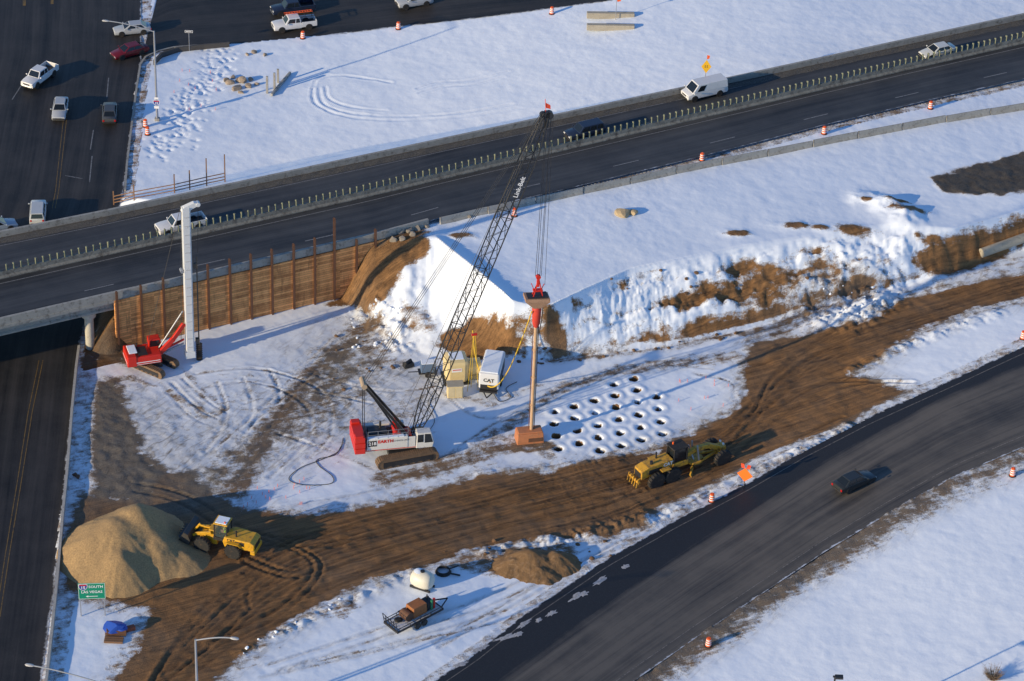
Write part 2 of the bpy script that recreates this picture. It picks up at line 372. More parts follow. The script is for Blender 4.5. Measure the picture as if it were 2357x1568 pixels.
vv2=np.where((Y>yS(X)-1.2)&(Y<yS(X)+.2)&(X>XW1),.46,0); np.maximum(R,vv2,out=R); np.maximum(Gm,vv2,out=Gm)
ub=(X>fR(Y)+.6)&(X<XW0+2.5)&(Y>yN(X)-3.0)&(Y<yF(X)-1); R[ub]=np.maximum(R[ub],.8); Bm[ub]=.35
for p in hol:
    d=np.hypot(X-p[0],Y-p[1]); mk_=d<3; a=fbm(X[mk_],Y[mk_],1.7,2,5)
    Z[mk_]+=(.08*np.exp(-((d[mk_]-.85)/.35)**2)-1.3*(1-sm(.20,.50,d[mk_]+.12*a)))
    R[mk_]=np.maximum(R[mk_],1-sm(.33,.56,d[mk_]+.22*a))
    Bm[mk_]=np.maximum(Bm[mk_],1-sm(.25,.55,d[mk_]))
# wheel ruts / tracks
tracks=[[(720,205),(735,180),(800,175),(900,190)],[(720,205),(728,240),(790,268),(900,278),(1050,270),(1200,250)],[(735,205),(745,238),(800,260),(900,268),(1040,262),(1180,240)],[(750,200),(758,228),(810,248),(890,255)],[(960,205),(1010,190),(1080,185),(1150,170),(1170,165)],[(965,215),(1020,200),(1090,195),(1160,178)],
 [(370,880),(430,950),(470,975)],[(395,880),(455,940),(500,965)],[(420,870),(480,925),(520,950)],[(500,880),(520,960),(470,1040)],[(560,870),(580,950),(520,1030)],[(620,850),(640,930),(540,1050)],[(760,780),(640,900),(520,1060)],[(790,790),(680,900),(560,1080)],
 [(1600,860),(1680,880),(1690,920)],[(1350,870),(1500,840),(1640,850)],[(1560,1180),(1700,1090),(2000,960),(2200,880)],[(620,1530),(900,1440),(1100,1380),(1400,1240)],[(640,1545),(920,1455),(1120,1395),(1420,1250)],[(600,1560),(860,1500),(1150,1430)],[(560,1180),(760,1150),(900,1120),(1000,1090)],[(1000,1480),(1250,1340),(1500,1210)],[(1010,1490),(1260,1350),(1510,1220)],[(700,1530),(950,1470),(1200,1390)],
 [(840,760),(720,860),(600,960),(480,1080)],[(870,790),(760,900),(650,1000),(540,1110)],[(880,860),(760,960),(640,1050)],[(830,740),(700,850),(590,950),(440,1080)],[(850,775),(735,880),(620,985),(500,1100)],[(720,860),(880,900),(1000,890)],[(560,930),(700,900),(860,930)],[(1000,880),(1100,960),(1250,940)],[(1040,1060),(1200,960),(1340,880)],[(1020,1050),(1180,950),(1320,875)],
 [(450,860),(600,850),(740,900),(760,1000),(680,1080)],[(430,900),(580,880),(700,930),(710,1010),(620,1100)],[(640,1000),(760,1040),(860,1080)]]
ntr=len(tracks)
tracks+=[[(2357,650+o),(2100,725+o),(1900,800+o),(1760,900+o),(1600,1010+o*1.3),(1200,1105+o*1.7),(900,1175+o*2),(650,1260+o*2.4),(450,1420+o*2.5),(330,1600)] for o in (0,5,9,16,22,27,31,38,44)]
tracks+=[[(2085,700+o),(1900,775+o),(1780,860+o),(1720,960+o),(1560,1040+o),(1250,1110+o),(950,1190+o),(700,1230+o),(560,1290+o)] for o in (0,8,30)]
tracks+=[[(2060+o,880),(1900+o,880+o*.3),(1790,930+o),(1650,1040+o),(1400,1150+o),(1100,1220+o),(800,1330+o),(560,1430+o),(380,1560+o)] for o in (0,10,34,42)]
tracks+=[[(570,1280),(640,1310),(680,1315)],[(560,1295),(640,1326),(690,1330)],[(575,1400),(570,1360),(600,1320)],[(700,1240),(900,1210),(1200,1150),(1500,1100)],[(720,1262),(920,1232),(1220,1172),(1480,1130)],[(600,1240),(720,1300),(640,1400),(480,1480)],[(620,1235),(740,1300),(660,1405),(500,1490)],[(1620,1120),(1770,1040),(1940,960)],[(300,1110),(430,1140),(600,1230),(800,1240)],[(310,1130),(420,1160),(580,1250),(790,1260)]]
for i,pl in enumerate(tracks):
    k=.55 if i<6 else (.5 if i<ntr else .9)
    d=distw(seg(smoothpl(pl)),X,Y)+.14*fbm(X,Y,.6,3,i); Z+=k*(-.10*np.exp(-(d/.17)**2)+.05*np.exp(-((d-.36)/.16)**2))*(.6+.8*np.clip(fbm(X,Y,.12,2,i+60)+.5,0,1))
    if 6<=i<ntr: g_=.45*np.exp(-(d/.26)**2); R[:]=np.maximum(R,g_*(.80+.9*fbm(X,Y,.3,3,i+3))); Gm[:]=np.maximum(Gm,g_*1.3)
    if i>=ntr: Bm[:]=np.maximum(Bm,.42*np.exp(-(d/.20)**2)*(.6+.8*fbm(X,Y,.15,2,i+5)))
rnd=np.random.RandomState(3)
for i in range(300):
    t=rnd.rand(); u=520-150*t+rnd.randn()*22; vv=120+230*t+rnd.randn()*16; zq=float(zn(P(u,vv)[0]))
    p=P(u,vv,zq)
    m=(abs(X-p[0])<1)&(abs(Y-p[1])<1); Z[m]-=.13*np.exp(-((X[m]-p[0])**2+(Y[m]-p[1])**2)/.05)
# natural relief
inr=(Y>yRl(X)+.25)&(Y<yRu(X)-.25)
frw=(Y>yS(X)+.15)&(Y<yF(X)-.15)
stre=(X<fR(Y)-.25)
_cg=[Hit(u,v) for u,v in [(325,140),(370,120),(440,108),(530,102),(700,88),(900,64),(1050,48),(1200,30),(1400,3),(1500,-12),(1800,-60),(2400,-150)]]
def yC(X): return np.interp(X,[p[0] for p in _cg],[p[1] for p in _cg])
crs=(X>=CORX)&(Y>yC(X)+.25)
off=inr|frw|stre|crs
rel=.16*fbm(X,Y,.10,4,1)+.035*fbm(X,Y,.9,4,2)+ .10*np.clip(R,0,1)*fbm(X,Y,.8,3,3)+.10*Gm*fbm(X,Y,1.1,4,6)
wsl=sm(cx[0]-1,cx[0]+4,X)
rel+=np.where(onsl,wsl*np.sin(slope*math.pi)*(.30*fbm(X+.5*Y,Y*.45,.32,4,11)+.32*fbm(X*1.5,Y*.45,.8,4,12)+.28*fbm(X,Y,.9,4,13)),0)
rel+=np.where(onsl&(X>2),-(.75*band+.30*ribs)*np.minimum(1,6*slope*(1-slope))*sm(2,6,X)*(1-sm(44,50,X)),0)
rel+=np.where(onsl,.30*R*np.abs(fbm(X*1.0,Y*.35,1.1,3,61)),0)*-1*wsl
for u,v,h,r in [(2040,470,.8,2.6),(2085,500,.8,2.4),(2160,560,.6,2.2),(1985,450,.4,1.8)]:
    p=P(u,v,6.6); d=np.hypot(X-p[0],(Y-p[1])*1.1)+.5*fbm(X,Y,.7,3,18); rel+=h*np.exp(-(np.maximum(d,0)/r*1.3)**2)*(1+.4*fbm(X,Y,.8,3,17))
bermpl=[([(850,700),(880,730),(920,790)],1.0,1.8),([(1880,700),(1950,690),(2040,640),(1960,740)],.7,2.6),([(1960,850),(2100,790),(2300,720)],.4,.9),([(1490,1205),(1700,1100),(1950,985)],.35,.8),([(560,1500),(760,1400),(950,1320)],.35,.8),([(1090,1090),(1400,1060),(1560,1010)],.2,.5),([(1480,1190),(1300,1240),(1120,1270)],.5,1.0),([(2030,700),(1880,745)],.5,1.3)]
for pl,a,w in bermpl:
    d=distw(seg(pl),X,Y,8); e=np.exp(-(d/w)**2); rel+=e*a*(.5+.8*fbm(X,Y,.9,4,21)+.45*fbm(X,Y,2.2,2,23))
Z=np.where(off,Z-.14,Z+rel)
Gm=np.maximum(Gm,.30*np.clip(fbm(X,Y,.25,3,31)+.2,0,1)*haulm)
def Hz(x,y):
    i=np.clip(np.searchsorted(ax,x)-1,0,len(ax)-2); j=np.clip(np.searchsorted(ay,y)-1,0,len(ay)-2)
    fx=(x-ax[i])/(ax[i+1]-ax[i]); fy=(y-ay[j])/(ay[j+1]-ay[j])
    return float((Z[j,i]*(1-fx)+Z[j,i+1]*fx)*(1-fy)+(Z[j+1,i]*(1-fx)+Z[j+1,i+1]*fx)*fy)
def G(u,v,sink=0.02):
    p=Hit(u,v); r=Hz(p[0],p[1]); z=max(r,p[2]) if abs(r-p[2])<.2 else r
    return np.array([p[0],p[1],z-sink])
def Fw(u,v): return P(u,v,ZF+.01)
def head(u1,v1,u2,v2,z=0):
    a=P(u1,v1,z); b=P(u2,v2,z); return math.atan2(b[1]-a[1],b[0]-a[0])
# ground material
def ground_mat():
    m,t,b=newmat("snow_and_dirt_ground")
    tc=N(t,"ShaderNodeTexCoord").outputs['Object']; at=N(t,"ShaderNodeAttribute",attribute_name="mask")
    sp=N(t,"ShaderNodeSeparateColor"); t.links.new(at.outputs['Color'],sp.inputs[0]); r,g,bl=sp.outputs
    n1=noise(t,tc,.8,9,.68); n2=noise(t,mapping(t,tc,(.22,2.2,1),rad(-22)),1.0,7,.65); n3=noise(t,tc,7,6,.7)
    n6=noise(t,mapping(t,tc,(.10,5.5,1),rad(-27)),1.0,4,.6)
    s=math_(t,'ADD',r,math_(t,'MULTIPLY',math_(t,'SUBTRACT',n1,.5),1.2)); s=math_(t,'ADD',s,math_(t,'MULTIPLY',math_(t,'SUBTRACT',n2,.5),.7))
    s=math_(t,'ADD',s,math_(t,'MULTIPLY',math_(t,'SUBTRACT',n3,.5),.5))
    f=math_(t,'ADD',math_(t,'MULTIPLY',math_(t,'SUBTRACT',s,.5),3.6),.5,True)
    cr=N(t,"ShaderNodeValToRGB"); cr.color_ramp.elements[0].position=.34; cr.color_ramp.elements[0].color=(.055,.029,.014,1)
    cr.color_ramp.elements[1].position=.66; cr.color_ramp.elements[1].color=(.38,.20,.08,1)
    t.links.new(math_(t,'ADD',math_(t,'ADD',math_(t,'MULTIPLY',n2,.35),math_(t,'MULTIPLY',n3,.28)),math_(t,'MULTIPLY',n6,.37)),cr.inputs[0])
    cg=N(t,"ShaderNodeValToRGB"); cg.color_ramp.elements[0].position=.3; cg.color_ramp.elements[0].color=(.06,.055,.047,1)
    cg.color_ramp.elements[1].position=.72; cg.color_ramp.elements[1].color=(.25,.23,.195,1)
    t.links.new(math_(t,'ADD',math_(t,'MULTIPLY',n1,.5),math_(t,'MULTIPLY',n3,.5)),cg.inputs[0])
    dc=mixc(t,math_(t,'MULTIPLY',g,.88,True),cr.outputs[0],cg.outputs[0])
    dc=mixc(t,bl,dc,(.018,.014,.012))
    n7=noise(t,tc,.12,5,.6)
    snb=mixc(t,n7,(.78,.86,.98),(.87,.92,.98))
    sn=mixc(t,math_(t,'MULTIPLY',math_(t,'MULTIPLY',g,n1),1.2,True),snb,(.46,.43,.39))
    n4=noise(t,mapping(t,tc,(.45,1.5,1),rad(-56)),1.0,8,.68,.8)
    sn=mixc(t,math_(t,'MULTIPLY',g,math_(t,'MULTIPLY',math_(t,'SUBTRACT',n4,.50),6,True)),sn,(.24,.20,.155))
    t.links.new(mixc(t,f,sn,dc),b.inputs['Base Color']); b.inputs['Roughness'].default_value=.75; b.inputs['Specular IOR Level'].default_value=.25
    h=math_(t,'ADD',math_(t,'MULTIPLY',noise(t,tc,1.3,6,.5),.30),math_(t,'MULTIPLY',math_(t,'MULTIPLY',n3,math_(t,'MAXIMUM',f,math_(t,'MULTIPLY',g,.4))),.8))
    h=math_(t,'ADD',h,math_(t,'MULTIPLY',math_(t,'MULTIPLY',n6,f),.8))
    h=math_(t,'ADD',h,math_(t,'MULTIPLY',math_(t,'MULTIPLY',n1,g),.5))
    h=math_(t,'SUBTRACT',h,math_(t,'MULTIPLY',f,.25))
    bump(t,h,.55,.20,b); return m
gm=ground_mat()
ny,nx=Z.shape
dZx=np.gradient(Z,ax,axis=1); dZy=np.gradient(Z,ay,axis=0)
NR=np.stack([-dZx,-dZy,np.ones_like(Z)],-1); NR/=np.linalg.norm(NR,axis=-1,keepdims=True)
idx=np.arange(ny*nx).reshape(ny,nx)
quads=np.stack([idx[:-1,:-1],idx[:-1,1:],idx[1:,1:],idx[1:,:-1]],-1).reshape(-1,4)
VV=np.stack([X,Y,Z],-1).reshape(-1,3); CC=np.stack([R,Gm,Bm,np.ones_like(R)],-1).reshape(-1,4); NN=NR.reshape(-1,3)
hm=(haulm[:-1,:-1].reshape(-1)>.5)
def gridmesh(name,q):
    u,inv=np.unique(q,return_inverse=True); f=inv.reshape(-1,4)
    me=bpy.data.meshes.new(name); me.vertices.add(len(u)); me.vertices.foreach_set("co",VV[u].ravel())
    me.loops.add(f.size); me.loops.foreach_set("vertex_index",f.ravel().astype(np.int32))
    me.polygons.add(len(f)); me.polygons.foreach_set("loop_start",np.arange(0,f.size,4,dtype=np.int32))
    me.update(calc_edges=True); me.shade_smooth()
    a=me.color_attributes.new("mask",'FLOAT_COLOR','POINT'); a.data.foreach_set("color",np.clip(CC[u],0,1).ravel())
    me.materials.append(gm)
    me.normals_split_custom_set_from_vertices([tuple(n) for n in NN[u]])
    o=bpy.data.objects.new(name,me); link(o); return structure(o)
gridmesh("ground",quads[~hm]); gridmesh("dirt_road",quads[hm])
# ------------------------------------------------ paved sheets
def asphalt(name,c0,c1,edge=1.0,wet=None,ecol=(.62,.66,.74)):
    m,t,b=newmat(name); uv=N(t,"ShaderNodeUVMap"); uv.uv_map="UVMap"; uvo=uv.outputs[0]
    tc=N(t,"ShaderNodeTexCoord").outputs['Object']
    n1=noise(t,mapping(t,uvo,(.05,1.0,1)),1,6,.6); n2=noise(t,tc,.22,6,.65); n3=noise(t,tc,9,5,.7); n5=noise(t,mapping(t,uvo,(.015,.45,1)),1,3,.5)
    n8=noise(t,mapping(t,uvo,(.03,3.5,1)),1,4,.6)
    k=math_(t,'ADD',math_(t,'MULTIPLY',n1,.32),math_(t,'MULTIPLY',n2,.25)); k=math_(t,'ADD',k,math_(t,'MULTIPLY',n5,.25)); k=math_(t,'ADD',k,math_(t,'MULTIPLY',n8,.18))
    if wet:
        sx=N(t,"ShaderNodeSeparateXYZ"); t.links.new(uvo,sx.inputs[0]); a=wet
        w=math_(t,'MULTIPLY',math_(t,'SUBTRACT',math_(t,'ADD',sx.outputs[1],math_(t,'MULTIPLY',n5,1.5)),a[0]+.7),1.0/a[1],True)
        k=math_(t,'SUBTRACT',math_(t,'ADD',k,.05),math_(t,'MULTIPLY',w,.24))
    cr=N(t,"ShaderNodeValToRGB"); cr.color_ramp.elements[0].position=.40; cr.color_ramp.elements[0].color=(*c0,1)
    cr.color_ramp.elements[1].position=.60; cr.color_ramp.elements[1].color=(*c1,1); t.links.new(k,cr.inputs[0])
    c=mixc(t,math_(t,'MULTIPLY',math_(t,'SUBTRACT',n3,.5),.8,True),cr.outputs[0],(.12,.12,.12))
    ea=N(t,"ShaderNodeAttribute",attribute_name="edge").outputs['Fac']
    n4=noise(t,tc,.9,8,.7)
    f=math_(t,'MULTIPLY',math_(t,'SUBTRACT',math_(t,'MULTIPLY',n4,2.0*edge),math_(t,'ADD',ea,.75*edge)),4,True)
    c=mixc(t,f,c,ecol)
    t.links.new(c,b.inputs['Base Color']); b.inputs['Roughness'].default_value=.62; b.inputs['Specular IOR Level'].default_value=.38
    bump(t,n3,.25,.02,b); return m
def sheet(name,pts,mat,edgefn=None):
    A=np.array(pts); n,m=A.shape[:2]
    s=np.concatenate([[0],np.cumsum(np.linalg.norm(np.diff(A[:,m//2],axis=0),axis=1))])
    V=A.reshape(-1,3); F=[(i*m+j,(i+1)*m+j,(i+1)*m+j+1,i*m+j+1) for i in range(n-1) for j in range(m-1)]
    me=bpy.data.meshes.new(name); me.from_pydata(V.tolist(),[],F); me.update(); me.materials.append(mat)
    w=np.concatenate([np.zeros((n,1)),np.cumsum(np.linalg.norm(np.diff(A,axis=1),axis=2),axis=1)],1)
    uvl=me.uv_layers.new(name="UVMap"); li=np.zeros(len(me.loops),np.int32); me.loops.foreach_get("vertex_index",li)
    uv=np.stack([s[li//m],w.reshape(-1)[li]],-1); uvl.data.foreach_set("uv",uv.ravel().astype(np.float32))
    e=me.attributes.new("edge",'FLOAT','POINT'); ev=np.minimum(w,w[:,-1:]-w) if edgefn is None else edgefn(A,w)
    e.data.foreach_set("value",ev.ravel().astype(np.float32))
    if me.polygons[len(me.polygons)//2].normal.z<0: me.flip_normals()
    o=bpy.data.objects.new(name,me); link(o); return structure(o)
xs=np.arange(-190,190,1.0)
asF=asphalt("freeway_asphalt",(.024,.027,.032),(.080,.081,.083),.5)
rwid=float(yRu(20.)-yRl(20.)); 
asR=asphalt("ramp_asphalt",(.018,.019,.023),(.125,.110,.094),.8,wet=(rwid-6.5,1.8))
asS=asphalt("street_asphalt",(.009,.008,.008),(.050,.044,.040),.6)
def freewayrow(x,a,b,m,z): return [[x,float(a(x)+(b(x)-a(x))*j/m),z] for j in range(m+1)]
sheet("freeway",[freewayrow(x,yS,lambda q:yF(q)-.1,14,ZF) for x in xs],asF)
sheet("ramp_road",[[[x,float(yRl(x)+(yRu(x)-yRl(x))*j/20),float(zp(x))+.04] for j in range(21)] for x in np.arange(-60,150,1.0)],asR)
ys=np.arange(120,520,1.0)
sheet("street",[[[float(fR(y))-s,y,float(.03)] for s in (0,1,2,4,7,11,16,22,30,45,70,110)] for y in ys],asS,lambda A,w:w)
def crow(x):
    y0=float(yC(x)); return [[x,y0+s,float(HB(x,max(y0+s,float(yF(x))+16)))+.05] for s in (0,.6,1.5,3,5,8,12,17,24,34,50,80)]
sheet("cross_street",[crow(x) for x in np.arange(CORX,120,1.0)],asS,lambda A,w:w)
lw=mt("road_paint_white",(.26,.26,.26),.7,var=.35,scale=3,dirt=.45,dirtcol=(.06,.06,.06)); ly=mt("road_paint_yellow",(.20,.12,.03),.7,var=.3,dirt=.55,dirtcol=(.04,.035,.03))
def stripline(name,pts,w,mat,z=.006):
    V=[];F=[]
    for i,p in enumerate(pts):
        a=pts[max(i-1,0)];b=pts[min(i+1,len(pts)-1)]; d=np.array([b[0]-a[0],b[1]-a[1]]); d=d/np.linalg.norm(d); n=np.array([-d[1],d[0]])*w/2
        V+= [(p[0]-n[0],p[1]-n[1],p[2]+z),(p[0]+n[0],p[1]+n[1],p[2]+z)]
    F=[(2*i,2*i+2,2*i+3,2*i+1) for i in range(len(pts)-1)]
    return V,F
fr=lambda x,f:(x,float(yM(x)+(yS(x)-yM(x))*f),ZF)
dash=[stripline("",[fr(x,.72),fr(x+1.5,.72),fr(x+3,.72)],.13,None) for x in np.arange(-150,150,11.5)]
dash.append(stripline("",[fr(x,.13) for x in xs],.09,None)); 
nf=lambda x,f:(x,float(yM(x)+(yF(x)-yM(x))*f),ZF)
dash.append(stripline("",[nf(x,.80) for x in xs],.08,None))
structure(mk("road_markings",dash,lw))
yl=[]
for o in (0,9):
    yl.append(stripline("",[(*P(u+o,v,0)[:2],.035) for u,v in [(90,830),(65,950),(40,1110),(12,1280),(-30,1560)]],.10,None))
    yl.append(stripline("",[(*P(u+o*.8,v,0)[:2],.035) for u,v in [(150,240),(140,330),(128,440),(120,480)]],.09,None))
yl+= [stripline("",[(*P(56,-30,0)[:2],.035),(*P(56,14,0)[:2],.035)],.4,None),stripline("",[(*P(120,-30,0)[:2],.035),(*P(120,10,0)[:2],.035)],.4,None)]
structure(mk("yellow_road_markings",yl,ly))
wl=[stripline("",[(*P(a,b,0)[:2],.035),(*P(c,d,0)[:2],.035)],.14,None) for a,b,c,d in [(215,300,208,345),(212,360,206,420),(150,405,190,412),(28,230,60,180),(250,180,246,225)]]
structure(mk("white_road_markings",wl,mt("worn_paint",(.2,.2,.2),.7,var=.35,dirt=.5,dirtcol=(.05,.05,.05))))
structure(mk("ramp_edge_line",[stripline("",[(x,float(yRl(x)+1.9),float(zp(x))+.04) for x in np.arange(-20,120,1)],.10,None),stripline("",[(x,float(yRu(x)-1.3),float(zp(x))+.04) for x in np.arange(-60,120,1)],.08,None)],mt("faded_paint",(.20,.18,.16),.7,var=.4,dirt=.6,dirtcol=(.05,.05,.05))))
rp=random.Random(12); SP_=[]
for u,v,l in [(1105,1495,1.9),(1165,1468,3.0),(1205,1438,1.8),(1270,1412,1.4),(1330,1372,2.4),(1380,1338,1.9),(1440,1305,.8),(1240,1428,.8),(1060,1530,1.6),(1190,1462,1.2),(1345,1368,1.0)]:
    p=Gp(u,v); a0=head(1100,1490,1440,1300)+rp.uniform(-.3,.2); V=[];n=22
    for k in range(n):
        t=2*math.pi*k/n; r_=1+rp.uniform(-.42,.35); lx=l*.5*math.cos(t)*r_; ly_=.30*math.sin(t)*r_
        V.append((p[0]+lx*math.cos(a0)-ly_*math.sin(a0),p[1]+lx*math.sin(a0)+ly_*math.cos(a0),float(zp(p[0]))+.052))
    SP_.append((V+[(p[0],p[1],float(zp(p[0]))+.08)],[(k,(k+1)%n,n) for k in range(n)]))
structure(mk("packed_snow_patches",SP_,mt("dirty_snow",(.40,.40,.42),.8,var=.3,scale=2.5,dirt=.4,dirtcol=(.14,.13,.12),bmp=.03)))
gravshade=mt("shade_gravel",(.085,.08,.072),.95,var=.6,scale=5,dirt=.2,dirtcol=(.3,.3,.32),bmp=.1)  # gravel strip whose dark tone stands in for the parapet's shaded inner face
structure(mk("shade_gravel_verge",[( [q for x in xs for q in ((x,float(yF(x))-1.25-.25*random.random(),ZF+.01),(x,float(yF(x))-.6,ZF+.16+.1*random.random()),(x,float(yF(x))-.1,ZF+.12))],
   [(3*i+a,3*i+3+a,3*i+4+a,3*i+1+a) for i in range(len(xs)-1) for a in (0,1)])],gravshade))
# ------------------------------------------------ barriers, bridge, wall
JP=[(-.3,0),(-.3,.12),(-.13,.33),(-.09,.86),(.09,.86),(.13,.33),(.3,.12),(.3,0)]
def extr(path,prof,cap=True):
    rings=[]; n=len(path)
    for i,p in enumerate(path):
        a=path[max(i-1,0)];b=path[min(i+1,n-1)]; d=np.array([b[0]-a[0],b[1]-a[1]]); d=d/np.linalg.norm(d); nn=np.array([-d[1],d[0]])
        rings.append([(p[0]+nn[0]*o,p[1]+nn[1]*o,p[2]+h) for o,h in prof])
    return loft(rings)
med=mk("median_barrier",[extr([(x,float(yM(x)),ZF+.01) for x in np.arange(-150,150,2.0)],JP)],mt("stained_concrete",(.24,.23,.20),.85,var=.4,scale=.7,dirt=.5,dirtcol=(.09,.08,.07),bmp=.02)); fixn(med)
tag(med,"long grey concrete median barrier topped with pale green glare paddles","barrier")
finm=mt("glare_paddle_green",(.20,.21,.14),.65,var=.35)
fins=[]; x=-70.0
while x<72:
    fins.append(x); x+=.80*math.cos(math.atan(.42))
def finprim(x): 
    a=math.atan2(float(yM(x+.5)-yM(x-.5)),1.0); return box((x,float(yM(x)),ZF+.87+.37),(.14,.24,.74),a+rad(25))
vis=[x for x in fins if -5<proj((x,float(yM(x)),7.5))[0]<2362]; rest=[x for x in fins if x not in vis]+vis[100:]
base=mk("glare_paddle",[box((0,0,.37),(.14,.24,.74),0,1,.8)],finm,med)
for i,x in enumerate(vis[:100]):
    o=base if i==0 else base.copy()
    if i: scene.collection.objects.link(o); o.parent=med
    o.location=(x,float(yM(x)),ZF+.87); o.rotation_euler=(rad(random.uniform(-4,4)),0,math.atan2(float(yM(x+.5)-yM(x-.5)),1.0)+rad(20+random.uniform(-8,8)))
s_=mk("glare_paddle",[finprim(x) for x in rest],finm,med); s_["kind"]="stuff"
fp=mk("concrete_parapet",[extr([(x,float(yF(x))+.05,ZF-.1) for x in np.arange(-150,150,2.0)],[(-.18,0),(-.16,.95),(.16,.95),(.18,0)])],conc); fixn(fp)
tag(fp,"low grey concrete wall edging the far side of the freeway","wall")
npar=mk("concrete_parapet",[extr([(x,float(yN(x))+.02,ZF-.1) for x in np.arange(-150,P(1010,512,ZF)[0],2.0)],[(-.17,0),(-.15,.95),(.15,.95),(.17,0)])],conc); fixn(npar)
tag(npar,"grey concrete parapet above the timber retaining wall","wall")
# bridge
bx=np.arange(-110,P(330,690,ZF)[0],1.5)
bdk=top("freeway_bridge","grey concrete freeway bridge spanning the street","bridge",(0,0,0))
V=[];F=[]
for x in bx: V+=[(x,float(yN(x))-.25,ZF-.42),(x,float(yN(x))-.25,ZF-.05),(x,float(yF(x))+.25,ZF-.05),(x,float(yF(x))+.25,ZF-.42)]
for i in range(len(bx)-1):
    for k in range(4): F.append((4*i+k,4*i+(k+1)%4,4*i+4+(k+1)%4,4*i+4+k))
fixn(mk("deck",[(V,F)],conc,bdk))
for k in range(7):
    f=.03+k*.155
    g=mk("girder",[extr([(x,float(yN(x)+(yF(x)-yN(x))*f)+.15,ZF-1.65) for x in bx],[(-.3,0),(-.3,.2),(-.1,.35),(-.1,.95),(-.35,1.2),(.35,1.2),(.1,.95),(.1,.35),(.3,.2),(.3,0)])],conc,bdk); fixn(g)
pierm=mt("pale_pier_concrete",(.48,.45,.38),.85,var=.2,dirt=.2,dirtcol=(.25,.22,.18))
pc=Gp(208,798)
for k in range(4):
    q=(pc[0]+k*1.6,pc[1]+k*5.4)
    mk("pier",[cyl((q[0],q[1],-.2),(q[0],q[1],ZF-2.2),.5,n=20),lathe([(.8,0),(.8,.8)],(q[0],q[1],ZF-2.45))],pierm,bdk,smooth=True)
mk("pier_cap",[beam((pc[0]+.3,pc[1]+1,ZF-1.68-.25),(pc[0]+4.8,pc[1]+16.5,ZF-1.68-.25),1.0,.45)],conc,bdk,.03)
def lag():
    m,t,b=newmat("timber_lagging"); tc=N(t,"ShaderNodeTexCoord").outputs['Object']
    sx=N(t,"ShaderNodeSeparateXYZ"); t.links.new(tc,sx.inputs[0])
    zq=math_(t,'MULTIPLY',sx.outputs[2],3.6); row=math_(t,'FLOOR',zq); fr_=math_(t,'FRACT',zq)
    bay=math_(t,'FLOOR',math_(t,'MULTIPLY',sx.outputs[0],.41))
    cmb=N(t,"ShaderNodeCombineXYZ"); t.links.new(row,cmb.inputs[2]); t.links.new(bay,cmb.inputs[0])
    wn=N(t,"ShaderNodeTexWhiteNoise"); t.links.new(cmb.outputs[0],wn.inputs[0])
    n1=noise(t,mapping(t,tc,(.8,.8,.35)),1.0,7,.7); n2=noise(t,mapping(t,tc,(3,3,14)),1.0,4); n3=noise(t,mapping(t,tc,(2.2,2.2,.25)),1.0,6,.7)
    cr=N(t,"ShaderNodeValToRGB"); e=cr.color_ramp.elements; e[0].position=.28; e[0].color=(.28,.10,.03,1); e[1].position=.64; e[1].color=(1.0,.46,.16,1)
    t.links.new(math_(t,'ADD',math_(t,'ADD',math_(t,'MULTIPLY',wn.outputs[0],.24),math_(t,'MULTIPLY',n1,.52)),math_(t,'MULTIPLY',n2,.25)),cr.inputs[0])
    st=math_(t,'MULTIPLY',math_(t,'SUBTRACT',n3,.56),6,True)
    c=mixc(t,math_(t,'MULTIPLY',st,.7),cr.outputs[0],(.09,.04,.02))
    gap=math_(t,'LESS_THAN',fr_,.08); t.links.new(mixc(t,gap,c,(.11,.05,.025)),b.inputs['Base Color'])
    b.inputs['Roughness'].default_value=.9; bump(t,math_(t,'SUBTRACT',n2,gap),.4,.04,b); return m
wx=np.arange(XW0,XW1+2.5,1.0)
rw=mk("retaining_wall",[extr([(x,float(yN(x))-.22,-.5) for x in wx],[(-.1,0),(-.1,ZF+.35),(.1,ZF+.35),(.1,0)])],lag()); fixn(rw)
tag(rw,"orange brown stained timber lagging retaining wall holding up the freeway","wall")
ptop={272:672,327:657,378:640,430:625,480:610,530:597,578:585,626:574,676:562,724:548,769:503,820:552,863:528}
for u,vt in ptop.items():
    x=P(u,704-.2*(u-250),ZF-1)[0]; y=float(yN(x))-.45
    zt=0.0
    for z in np.arange(5,14,.05):
        if proj((x,y,z))[1]<=vt: zt=z; break
    zb=float(HB(x,y-.3))-.4 if u>300 else -.3
    o=mk("steel_pile",[box((0,-.12,(zt-zb)/2),(.22,.05,zt-zb)),box((0,.12,(zt-zb)/2),(.22,.05,zt-zb)),box((0,0,(zt-zb)/2),(.05,.20,zt-zb-.01))],rust)
    o.location=(x,y,zb); o.rotation_euler=(0,0,rad(24))
    tag(o,"rusty steel soldier pile standing against the timber wall","pile","soldier piles along the retaining wall")
jb=mk("concrete_barrier",[extr([(-2.95,0,0),(0,0,0),(2.95,0,0)],JP)],conc,bevel=.02); fixn(jb); tag(jb,"grey concrete road barrier standing in snow beside the freeway","barrier","concrete barriers along the freeway shoulder")
x=P(1012,511,ZF)[0]; first=True
while x<85:
    a=math.atan2(float(yN(x+3)-yN(x-3)),6); x+=3.0*math.cos(a); 
    o=jb if first else jb.copy()
    if not first: scene.collection.objects.link(o)
    first=False; o.location=(x,float(yN(x)),max(Hz(x,float(yN(x)))-.05,6.3)); o.rotation_euler=(0,0,a+rad(random.uniform(-.8,.8))); x+=3.02*math.cos(a)
lwp=[(*P(u,v,0)[:2],-.02) for u,v in [(182,805),(176,850),(166,950),(156,1080),(144,1200),(134,1320),(122,1440),(108,1568),(90,1700)]]
